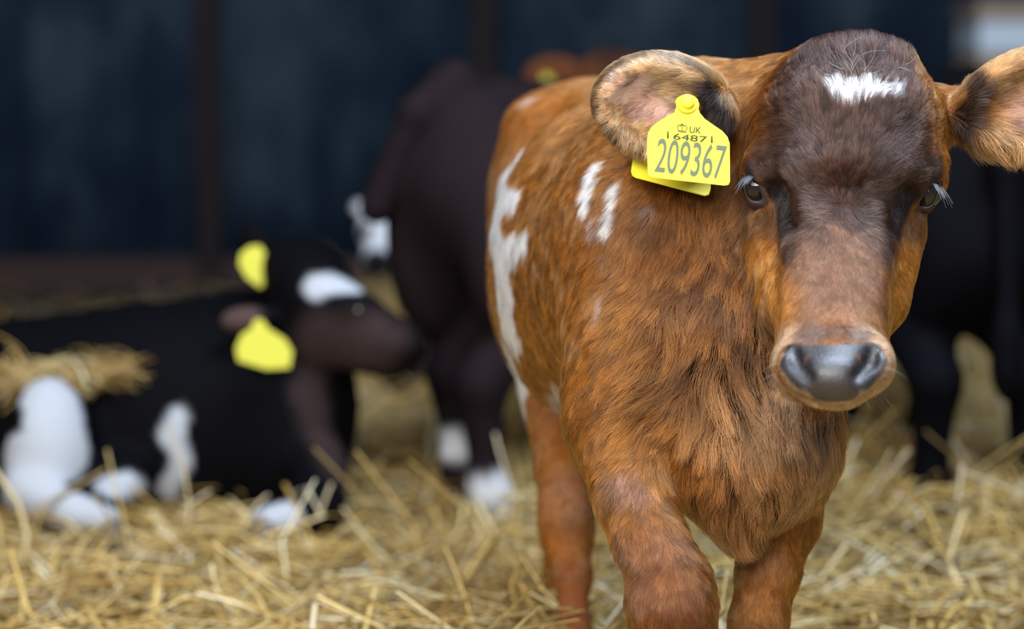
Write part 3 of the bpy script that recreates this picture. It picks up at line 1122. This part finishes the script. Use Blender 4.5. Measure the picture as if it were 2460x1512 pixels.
    under = 1 - .7 * smooth(.010, .026, length) * (col.mean(1) < .4)  # body darkened under long fur, painting in the shade between tufts
    under *= 1 - .85 * part  # shade of the neck folds painted near black along the partings
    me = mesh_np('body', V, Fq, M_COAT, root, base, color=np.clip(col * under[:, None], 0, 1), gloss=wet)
    # stray long white hairs above the star
    ex, ec, er, en = [], [], [], []
    for (px, py, ux, uy, L) in [(2035, 175, -.2, -1, .016), (2060, 160, .6, -.5, .020), (2050, 150, -.8, .1, .016), (2040, 120, .5, -1, .018), (2070, 165, .9, .1, .016), (2020, 195, -.6, -.7, .016),
                                (2160, 160, .8, -.1, .010), (2010, 200, -.7, -.5, .014), (2045, 190, 0, -1, .018), (2055, 185, .2, -1, .018)] * 2:
        jx, jy = rng.normal(0, 10, 2)
        p = S(px + jx, py + jy, -.0015)
        d = norm(RIGHT * ux - UP * uy)
        sdv = np.cross(d, FWD)
        pts = [p + d * L * s - FWD * (.004 * s) + sdv * (L * .5 * s * s * np.sign(jx)) for s in np.linspace(0, 1, 6)]
        ex.append(pts)
        ec.append((.75, .8, .85))
        er.append(.00014)
        en.append(-FWD)
    # whiskers on chin and jaw
    for _ in range(44):
        px, py = rng.uniform(1900, 2130), 958
        if 1930 < px < 2075:
            continue
        if rng.random() < .5:
            px, py = rng.choice([1866, 2132]) + rng.normal(0, 6), rng.uniform(830, 930)
        p = S(px, py)
        d = norm(RIGHT * ((px - 2000) / 140) - UP * (0.9 if py > 940 else .2) - FWD * .2)
        L = rng.uniform(.006, .016)
        ex.append([p + d * L * s - UP * (L * .3 * s * s) for s in np.linspace(0, 1, 6)])
        ec.append((.45, .32, .2) if rng.random() < .6 else (.7, .7, .72))
        er.append(.00009)
        en.append(-FWD)
    extra = (np.array(ex), np.array(ec), np.array(er), np.array(en))
    if FUR > 0:
        grow('fur', V, N, Fq, length, dens, fcol, dirs, lift, radius, clump, me, base, 500000 * FUR, extra)

    # ---- eyes
    for o, r in eyes:
        ball('eye', o, r, M_EYE, root, base)
    # ---- eyelids: a rim of skin lofted from the opening on the eyeball out to the face
    outer = ([(1790, 404), (1824, 412), (1842, 452), (1852, 492), (1818, 506), (1798, 494), (1784, 450)],
             [(2262, 425), (2230, 430), (2202, 464), (2190, 500), (2226, 514), (2246, 500), (2262, 462)])
    for (o, r), lid, ou in zip(eyes, lids, outer):
        inn = np.array(lid[:-1], float)
        ou = np.array(ou, float)

        def dense(P_, m=6):
            q = []
            L_ = len(P_)
            for i in range(L_):
                p0, p1, p2, p3 = P_[i - 1], P_[i], P_[(i + 1) % L_], P_[(i + 2) % L_]
                for j in range(m):
                    t = j / m
                    q.append(.5 * ((2 * p1) + (p2 - p0) * t + (2 * p0 - 5 * p1 + 4 * p2 - p3) * t * t + (3 * p1 - p0 - 3 * p2 + p3) * t ** 3))
            return np.array(q)
        a_, b_ = dense(inn), dense(ou)
        m_ = len(a_)
        oD = float((o - CAM) @ FWD)

        def on_ball(p, rr):
            ray = norm(P(p[0], p[1], 1.0) - CAM)
            oc = CAM - o
            bq = ray @ oc
            disc = bq * bq - (oc @ oc - rr ** 2)
            return CAM + ray * (-bq - math.sqrt(max(disc, 0)))
        rows = [[], [], [], [], []]
        for p, q in zip(a_, b_):
            i_in = on_ball(p, r - .0008)
            i_rim = on_ball(p + (q - p) * .10, r + .0010)
            dq = f.depth(q[0], q[1], 1.85, 2.08)
            dq = min(dq + .001, oD + .004)
            e_out = P(q[0], q[1], dq)
            bl = lambda t, up: i_rim * (1 - t) + e_out * t + norm(CAM - o) * up
            for k_, v_ in enumerate((i_in, i_rim, bl(.3, .0018), bl(.65, .0012), e_out)):
                rows[k_].append(v_)
        Vl = np.array(rows).reshape(-1, 3)
        Fl = [(k_ * m_ + i, k_ * m_ + (i + 1) % m_, (k_ + 1) * m_ + (i + 1) % m_, (k_ + 1) * m_ + i) for k_ in range(4) for i in range(m_)]
        cl_ = np.repeat(np.array([(.03, .03, .034), (.045, .04, .045), (.045, .028, .022), (.06, .032, .022), (.07, .034, .02)]), m_, 0)
        wl_ = np.repeat(np.array([.8, .7, .3, .1, 0]), m_)
        mesh_np('eyelid', Vl, np.array(Fl), M_COAT, root, base, color=cl_, gloss=wl_)
    # ---- lashes
    for (a, b, dx, dy) in (((1794, 418), (1812, 424), -.85, .62), ((2254, 440), (2240, 440), .62, .85)):
        pts = []
        for i in range(46):
            t = i / 45
            px, py = a[0] + (b[0] - a[0]) * t, a[1] + (b[1] - a[1]) * t
            o = eyes[0][0] if a[0] < 2000 else eyes[1][0]
            p = P(px, py, f.depth(px, py, 1.85, 2.1) if t > 0.3 else float((o - CAM) @ FWD) - .004)
            d = norm(RIGHT * (dx + rng.normal(0, .12)) - UP * (dy + rng.normal(0, .12)) - FWD * rng.uniform(.3, .8))
            L = rng.uniform(.008, .014) * (1 - .4 * t)
            if rng.random() < .15:
                L *= 1.6
            pts.append([p + d * L * s - UP * (L * .35 * s * s) for s in np.linspace(0, 1, 6)])
        n = len(pts)
        strands('eyelashes', np.array(pts) - base, np.tile([.16, .19, .24], (n, 1)), np.full(n, .00022), np.tile(-FWD, (n, 1)), root)
    # ---- hooves
    for px, py, d in ((1636, 2105, 1.93), (1812, 2020, 2.05), (1370, 1750, 2.33), (1332, 1625, 2.6)):
        q = P(px, py, d)
        hoof((q[0], q[1], 0.0), math.pi, root, base, s=1.25)

    # ---- ear tag
    def tp(px, py, lift=0.0):
        return P(px, py, 1.962 - 0.00005 * (py - 250) - 0.00003 * (px - 1655) - lift)
    out = [(1622, 243), (1625, 255), (1620, 270), (1602, 279), (1580, 293), (1564, 306), (1557, 318), (1554, 341), (1556, 413), (1560, 423), (1569, 427),
           (1740, 446), (1750, 444), (1754, 436), (1753, 344), (1748, 329), (1736, 315), (1717, 302), (1694, 286), (1682, 272), (1678, 262),
           (1680, 250), (1676, 238), (1667, 230), (1652, 227), (1637, 229), (1627, 235)]
    tag, nrm = plate('ear_tag', [tp(*p) for p in out], .0013, M_TAG, root, base)
    tag['label'] = 'yellow plastic ear tag printed 209367'
    # back plate behind the ear
    ob = [(1640, 300), (1580, 330), (1527, 352), (1522, 368), (1516, 410), (1519, 421), (1527, 426), (1693, 470), (1703, 467), (1707, 455), (1712, 350), (1690, 310)]
    bp, _ = plate('back_plate', [P(p[0], p[1], 2.035 - 0.00028 * (p[1] - 300)) for p in ob], .0013, M_TAG, tag, base)
    # stud
    c0 = tp(1651, 250)
    ax = norm(nrm + RIGHT * .14 + UP * .14)
    e1 = norm(np.cross(ax, UP))
    e2 = np.cross(ax, e1)
    prof = [(.0082, -.001), (.0084, .0004), (.0080, .0016), (.0066, .0019), (.0062, .0014), (.0056, .0022), (.0052, .0046), (.0044, .0056), (.0026, .0062), (.0, .0066)]
    Vs, Fs = [], []
    nseg = 28
    for r, h in prof:
        for k in range(nseg):
            a = 2 * math.pi * k / nseg
            Vs.append(c0 + ax * h + (e1 * math.cos(a) + e2 * math.sin(a)) * max(r, 1e-5))
    for i in range(len(prof) - 1):
        for k in range(nseg):
            Fs.append((i * nseg + k, i * nseg + (k + 1) % nseg, (i + 1) * nseg + (k + 1) % nseg, (i + 1) * nseg + k))
    mesh_np('stud', Vs, np.array(Fs), M_TAG, tag, base)
    # lettering lies on the plate
    u0 = norm(tp(1741, 446) - tp(1569, 427))
    v0 = norm(np.cross(nrm, u0))
    if v0 @ UP < 0:
        v0 = -v0

    def text(name, s, left, right, bottom_left, height_px, mat, weight=0.0, bars=False):
        """s set between two image points on the plate"""
        cu = bpy.data.curves.new(name, 'FONT')
        cu.body = s
        cu.size = 1.0
        cu.offset = weight
        cu.extrude = 0.0
        to = bpy.data.objects.new(name, cu)
        COL.objects.link(to)
        bpy.context.view_layer.update()
        me2 = bpy.data.meshes.new_from_object(to.evaluated_get(bpy.context.evaluated_depsgraph_get()))
        bpy.data.objects.remove(to)
        n2 = len(me2.vertices)
        co = np.zeros(n2 * 3, np.float32)
        me2.vertices.foreach_get('co', co)
        co = co.reshape(-1, 3)
        x0, x1 = co[:, 0].min(), co[:, 0].max()
        y0, y1 = co[:, 1].min(), co[:, 1].max()
        A = tp(*left)
        B = tp(*right)
        wv = B - A
        hv = v0 * (height_px * 1.955 / FPX)
        t = (co[:, 0] - x0) / (x1 - x0)
        q = (co[:, 1] - y0) / (y1 - y0)
        W = A + t[:, None] * wv + q[:, None] * hv + nrm * 0.0004
        me2.vertices.foreach_set('co', (W - base).astype(np.float32).ravel())
        me2.materials.clear()
        me2.materials.append(mat)
        me2.update()
        o2 = bpy.data.objects.new(name, me2)
        COL.objects.link(o2)
        o2.parent = tag
        sol = o2.modifiers.new('ink', 'SOLIDIFY')
        sol.thickness = 0.0003
        sol.offset = 0
        return o2
    text('animal_number', '209367', (1572, 413), (1737, 432), None, 83, M_INK, 0.0)
    text('country_code', 'UK', (1656, 319), (1683, 321), None, 15, M_INK2)

    def bars(name, polys, mat):
        """strokes given as image polylines with a width, laid on the plate"""
        Vb, Fb = [], []
        for pl, wpx in polys:
            for a, b in zip(pl[:-1], pl[1:]):
                A, B = tp(*a) + nrm * .0004, tp(*b) + nrm * .0004
                d = norm(B - A)
                s = np.cross(nrm, d) * (wpx * .5 * 1.955 / FPX)
                i = len(Vb)
                e = d * (wpx * .2 * 1.955 / FPX)
                Vb += [A - s - e, B - s + e, B + s + e, A + s - e]
                Fb.append((i, i + 1, i + 2, i + 3))
        o2 = mesh_np(name, Vb, np.array(Fb), mat, tag, base, smooth_shade=False)
        sol = o2.modifiers.new('ink', 'SOLIDIFY')
        sol.thickness = 0.0003
        sol.offset = 0
        return o2
    text('herd_number', '6487', (1617, 335), (1697, 343), None, 15, M_INK2)
    bars('number_bar', [([(1604.5, 317), (1604.5, 332)], 3.4)], M_INK2)
    bars('number_bar', [([(1710, 328), (1710, 343)], 3.4)], M_INK2)
    arc = lambda cx, cy, rx, ry, a0, a1, m=8: [(cx + rx * math.cos(math.radians(a0 + (a1 - a0) * i / m)), cy - ry * math.sin(math.radians(a0 + (a1 - a0) * i / m))) for i in range(m + 1)]
    bars('crown', [([(1629, 314), (1648, 316)], 1.3), ([(1629, 316.5), (1648, 318.3)], 1.0), (arc(1633, 307, 6, 6.5, 60, 235), 1.1), (arc(1644.5, 308, 6, 6.5, -55, 120), 1.1),
                   ([(1638.5, 302), (1638.5, 315)], 1.1), (arc(1638.5, 306, 5, 6, 10, 170), 1.0), ([(1638.5, 297), (1638.5, 302)], 1.2), ([(1636.5, 299), (1640.5, 299)], 1.1)], M_INK2)
    return root


front_calf()


# ================================================================== the other calves
def finish(f, root, base, colour, iters=3):
    V, Fq = f.mesh()
    V = relax(V, Fq, iters)
    col = colour(V)
    return mesh_np('body', V, Fq, M_COAT, root, base, color=np.clip(col, 0, 1), gloss=np.zeros(len(V)))


def simple_tag(root, base, outline, D, name='ear_tag', slope=0.0):
    t, nrm = plate(name, [P(p[0], p[1], D + slope * (p[0] - outline[0][0])) for p in outline], .0015, M_TAG_DIM, root, base)
    c = np.mean([P(p[0], p[1], D) for p in outline[:2]], 0)
    return t


def standing(name, loc, yaw, label, body, marks, head='up', scale=1.0, tail_swing=0.0, tag=False, short_tail=False, stagger=0.0, spread=.067, low=False):
    """a standing calf; local x forward, y left, z up; marks: list of (points, r, feather, colour) in that frame"""
    root = empty(name, loc, label, 'calf')
    root.rotation_euler = (0, 0, yaw)
    root.scale = (scale,) * 3
    f = Field((-.62, -.32, -.02), (.72, .32, .86), .007)
    e, c = f.ell, f.cone
    e((.17, 0, .47), (.16, .108, .15), k=.05)
    e((0, 0, .455), (.22, .118, .145), k=.05)
    e((-.2, 0, .50), (.15, .112, .135), k=.05)
    c((-.26, 0, .585), (.2, 0, .585), .055, .055, k=.05)
    for s in (1, -1):
        e((-.17, s * .075, .60), (.035, .025, .025), k=.04)
        e((-.22, s * .065, .42), (.11, .055, .15), k=.04)
        # hind leg: stifle forward, hock backward
        g = stagger if s > 0 else 0.0
        w = spread
        hl = ((-.19 + g * .3, s * .07, .38, .075), (-.20 + g * .5, s * (w + .005), .30, .055), (-.29 + g, s * w, .225, .034), (-.275 + g, s * w, .10, .022), (-.268 + g, s * w, .075, .027), (-.25 + g, s * w, .035, .026))
        for a, b in zip(hl[:-1], hl[1:]):
            c(a[:3], b[:3], a[3], b[3], k=.02)
        # front leg
        for a, b in (((.20, s * .075, .40, .065), (.20, s * .072, .30, .042)), ((.20, s * .072, .30, .042), (.205, s * .068, .21, .034)), ((.205, s * .068, .21, .034), (.20, s * .066, .10, .022)),
                     ((.20, s * .066, .10, .022), (.20, s * .066, .075, .027)), ((.20, s * .066, .075, .027), (.215, s * .066, .035, .026))):
            c(a[:3], b[:3], a[3], b[3], k=.025)
    if low:
        e((-.14, 0, .40), (.22, .11, .12), k=.04)
    # tail
    if short_tail:      # swung out clear of the rump
        c((-.28, 0, .64), (-.335, tail_swing * .3, .60), .034, .026, k=.02)
        c((-.335, tail_swing * .3, .60), (-.355, tail_swing, .47), .024, .024, k=.01)
    else:
        c((-.33, 0, .60), (-.37, tail_swing * .3, .52), .024, .02, k=.03)
        c((-.37, tail_swing * .3, .52), (-.385, tail_swing, .30), .02, .014, k=.02)
        e((-.385, tail_swing * 1.02, .27), (.022, .022, .06), k=.02)
    # neck and head
    if head == 'up':
        nb, hp, hm = np.array((.24, 0, .52)), np.array((.42, 0, .64)), np.array((.56, 0, .53))
    else:
        nb, hp, hm = np.array((.26, 0, .50)), np.array((.46, 0, .34)), np.array((.52, 0, .14))
    c(nb, hp - np.array((.03, 0, .02)), .105, .07, k=.05)
    e(hp, (.075, .068, .065), k=.03)
    c(hp, hm, .062, .042, k=.03)
    e(hm, (.04, .046, .036), k=.02)
    hd = norm(hm - hp)
    upv = norm(np.cross(np.cross(hd, np.array((0, 0, 1.0))), hd)) if head == 'up' else np.array((.95, 0, .25))
    for s in (1, -1):
        p = hp + np.array((-.03, s * .06, .02))
        q = p + np.array((-.02, s * .095, .0))
        e((p + q) / 2, (.018, .062, .036), k=.012)
        e((p + q) / 2 + np.array((.018, 0, 0)), (.014, .048, .024), k=.006, cut=True)
        # nostril and eye socket
        e(hm + hd * .034 + np.array((0, s * .02, .005)), (.008, .008, .008), k=.006, cut=True)

    def colour(V):
        col = np.tile(np.array(body), (len(V), 1)) * (0.8 + .4 * vnoise(V, 8, 5))[:, None]
        for pts, r, fe, cc in marks:
            col, _ = paint(V, col, [np.array(p, float) for p in pts], r, fe, cc, 1, .012)
        return col
    z = np.zeros(3)
    finish(f, root, z, colour)
    for s in (1, -1):
        o = hp * .62 + hm * .38 + upv * .02 + np.array((0, s * .048, 0))
        ball('eye', o, .017, M_EYE, root, z, 16)
        hoof((-.245 + (stagger if s > 0 else 0), s * spread, 0), -math.pi / 2, root, z, s=1.05)
        hoof((.22, s * .066, 0), -math.pi / 2, root, z, s=1.05)
    if tag:
        for s in (1, -1):
            o = hp + np.array((-.02, s * .125, -.005))
            w_ = .028
            pts = [o + np.array((0.002, dy * w_, dz * w_)) for dy, dz in ((-.3, .9), (.3, .9), (.4, .3), (1, -.1), (1, -1.4), (-1, -1.4), (-1, -.1), (-.4, .3))]
            import bmesh
            bm = bmesh.new()
            v0 = [bm.verts.new(Vector(p)) for p in pts]
            bm.faces.new(v0)
            r = bmesh.ops.extrude_face_region(bm, geom=bm.faces[:])
            for v in [g for g in r['geom'] if isinstance(g, bmesh.types.BMVert)]:
                v.co.x += .0025
            bmesh.ops.recalc_face_normals(bm, faces=bm.faces[:])
            me = bpy.data.meshes.new('ear_tag')
            bm.to_mesh(me)
            bm.free()
            me.materials.append(M_TAG_DIM)
            to = bpy.data.objects.new('ear_tag', me)
            COL.objects.link(to)
            to.parent = root
    return root


WHITE = (.42, .44, .475)
SOCK = (.68, .70, .74)
# dark calf seen from behind, left of the brown one
standing('calf', (.08, 3.50, 0.0), math.radians(55), 'dark brown calf standing turned away with white hind feet and hanging tail', (0.014, 0.009, 0.011),
         [([(-.27, -.05, .075), (-.25, -.05, .02)], .04, .012, SOCK), ([(-.21, .05, .125)], .034, .01, SOCK)], head='down', tail_swing=.078, short_tail=True, scale=.98, stagger=.07, spread=.05)
# black calf on the right
q = P(2330, 600, 3.35)
standing('calf', (q[0] - .03, q[1] + .2, 0.0), math.radians(97), 'black calf standing behind the brown calf at the right edge', (0.0032, 0.0032, 0.005), [], head='down', low=True)
# brown calf far behind, only its head shows over the back of the front calf
q = P(1455, 160, 4.35)
standing('calf', (q[0] + .0, q[1] + .44, 0.0), math.radians(-88), 'brown calf far behind whose head peeks over the front calf', (0.16, 0.055, 0.022),
         [([(.40, 0, .70), (.46, 0, .66)], .04, .02, (.02, .014, .014))], head='up', tag=True, scale=.945)


def lying_black():
    NEAR = 0.955
    P0 = P

    def P_(px, py, d):
        return P0(px, py, d * NEAR)
    base = np.array([*P_(400, 1000, 3.4)[:2], 0.0])
    root = empty('calf', base, 'black calf lying in the straw with white haunch and two yellow ear tags', 'calf')
    f = Field((-1.05, 2.7, -.03), (-.03, 3.75, .56), .007)

    def E(px, py, D, rx, ry, rz, **kw):
        f.E(px, py, D * NEAR, rx, ry, rz, **kw)

    def C(a, b, **kw):
        f.C((a[0], a[1], a[2] * NEAR, a[3]), (b[0], b[1], b[2] * NEAR, b[3]), **kw)

    def chain(pts, k=.02):
        for a, b in zip(pts[:-1], pts[1:]):
            C(a, b, k=k)
    E(380, 1000, 3.45, 430, 275, .13, k=.05)
    E(60, 1020, 3.48, 300, 255, .13, k=.05)
    E(690, 1020, 3.42, 160, 240, .10, k=.05)
    E(600, 830, 3.48, 170, 135, .07, k=.05)
    C((690, 930, 3.42, 140), (735, 740, 3.38, 95), k=.05)
    # head
    E(740, 668, 3.37, 95, 78, .06, k=.03)
    E(700, 625, 3.39, 72, 50, .04, k=.03)
    C((770, 725, 3.34, 88), (955, 820, 3.29, 52), k=.03)
    E(972, 832, 3.28, 55, 48, .036, k=.02)
    C((785, 800, 3.35, 85), (930, 868, 3.30, 42), k=.03)
    E(850, 738, 3.29, 42, 26, .02, k=.02)
    # ears
    E(595, 768, 3.32, 70, 34, .018, rot=5, k=.015)
    E(615, 578, 3.42, 40, 48, .016, rot=30, k=.015)
    # folded legs
    E(120, 1090, 3.29, 112, 185, .07, k=.03)
    chain([(70, 1180, 3.24, 62), (180, 1235, 3.2, 44), (250, 1250, 3.18, 38)], k=.02)
    chain([(760, 1120, 3.34, 80), (770, 1220, 3.26, 55), (690, 1245, 3.2, 38), (640, 1250, 3.18, 34)], k=.02)
    chain([(300, 1150, 3.3, 60), (260, 1200, 3.26, 40)], k=.03)

    def S(px, py):
        return P0(px, py, f.depth(px, py, 2.75, 3.65))

    def colour(V):
        col = np.tile(np.array((.0025, .0025, .0035)), (len(V), 1))
        dk = (.040, .025, .024)

        def m(pts, r, fe, c, st=1.0, rag=20):
            nonlocal col
            q = [S(*p) for p in pts]
            sc = np.mean([np.dot(p - CAM, FWD) for p in q]) / FPX
            col, _ = paint(V, col, q, r * sc, fe * sc, c, st, rag * sc)
        m([(780, 830), (900, 830)], 80, 40, dk, .9)
        m([(740, 930), (800, 1080), (820, 1150)], 45, 26, dk, .8)
        m([(560, 768), (590, 768)], 40, 20, (.10, .06, .055), .8)
        m([(760, 690), (800, 682), (845, 692)], 30, 8, WHITE, 1, 6)
        m([(125, 930), (130, 1010), (150, 1080), (60, 1110), (20, 1200)], 80, 8, WHITE)
        m([(110, 1190), (60, 1230), (250, 1250), (170, 1220)], 60, 8, WHITE)
        m([(265, 1165), (310, 1160), (330, 1200)], 34, 8, WHITE)
        m([(430, 1000), (405, 1055), (440, 1100), (405, 1180)], 24, 8, WHITE)
        m([(690, 1245), (630, 1250)], 44, 8, WHITE)
        return col
    finish(f, root, base, colour)
    ball('eye', P_(862, 748, 3.285), .016, M_EYE, root, base, 16)
    hoof(P_(625, 1250, 3.17) - np.array((0, 0, .045)), math.pi / 2, root, base)
    hoof(P_(275, 1255, 3.16) - np.array((0, 0, .045)), -math.pi / 2, root, base)
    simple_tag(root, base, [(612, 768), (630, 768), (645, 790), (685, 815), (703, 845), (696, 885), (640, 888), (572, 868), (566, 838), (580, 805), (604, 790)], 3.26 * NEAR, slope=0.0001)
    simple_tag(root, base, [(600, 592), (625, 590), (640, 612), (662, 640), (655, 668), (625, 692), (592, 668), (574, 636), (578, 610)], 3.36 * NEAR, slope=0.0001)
    return root


lying_black()


def far_white():
    base = np.array([*P(1010, 700, 4.5)[:2], 0.0])
    root = empty('calf', base, 'white faced calf lying far back beyond the dark tail', 'calf')
    f = Field((-.42, 4.0, -.03), (.22, 5.2, .50), .008)
    f.E(1122, 740, 4.7, 150, 170, .24, k=.05)
    f.E(1112, 820, 4.55, 120, 120, .12, k=.05)
    f.C((1052, 640, 4.5, 90), (952, 560, 4.4, 70), k=.04)
    f.E(927, 545, 4.36, 58, 50, .05, k=.03)
    f.C((922, 560, 4.34, 52), (906, 630, 4.26, 32), k=.03)
    f.E(904, 632, 4.25, 34, 28, .03, k=.02)
    f.E(977, 500, 4.40, 40, 24, .012, rot=30, k=.012)
    f.E(872, 505, 4.40, 34, 22, .012, rot=-30, k=.012)
    f.C((1010, 860, 4.35, 45), (940, 905, 4.3, 32), k=.03)

    def colour(V):
        col = np.tile(np.array((.02, .016, .017)), (len(V), 1))
        col, _ = paint(V, col, [P(927, 530, 4.36), P(917, 590, 4.3)], .075, .02, (.62, .64, .68), 1, .01)
        col, _ = paint(V, col, [P(906, 634, 4.22)], .034, .01, (.01, .01, .014), 1)
        return col
    finish(f, root, base, colour)
    ball('eye', P(884, 560, 4.30), .014, M_EYE, root, base, 16)
    ball('eye', P(957, 562, 4.31), .014, M_EYE, root, base, 16)


far_white()

# straw caught between haunch and flank of the lying calf
N = 260
px = rng.uniform(-40, 310, N)
py = 915 - 0.08 * px + rng.normal(0, 20, N)
pos = np.array([P(a, b, rng.uniform(3.13, 3.19)) for a, b in zip(px, py)])
yw = rng.normal(0, .5, N)
pt = rng.normal(0, .35, N)
V, F, C = straw_mesh(pos, yw, pt, rng.uniform(.03, .09, N), np.full(N, .0016), np.stack([rng.uniform(0, .4, N), rng.normal(0, 1, N)], 1), straw_cols(N))
o = mesh_np('straw_clump', V, F, M_STRAW, color=C, cname='straw_tint')
o['kind'] = 'stuff'
o['label'] = 'tangle of straw lying on the flank of the resting black calf'
o['category'] = 'straw'

# tan wooden bin with a pale band against the wall
M_WOOD = mat_new('weathered_timber', (0.30, 0.24, 0.19), 0.7)
M_PALE = mat_new('pale_painted_board', (0.55, 0.66, 0.78), 0.6)
bx = P(2500, 100, 6.2)
t = empty('bin', (bx[0], bx[1], 0), 'tan wooden bin with pale blue band by the back wall at top right', 'bin')
x0, x1, y0, y1 = -0.165, .35, -.02, .3
boxes('base_panel', [(x0, x1, y0, y1, 0.0, .655)], M_WOOD, t, .006)
boxes('band', [(x0 + .004, x1 - .004, y0 + .004, y1, .657, .735)], M_PALE, t, .004)
boxes('lid', [(x0 - .004, x1 + .004, y0 - .006, y1, .737, .785)], M_WOOD, t, .006)
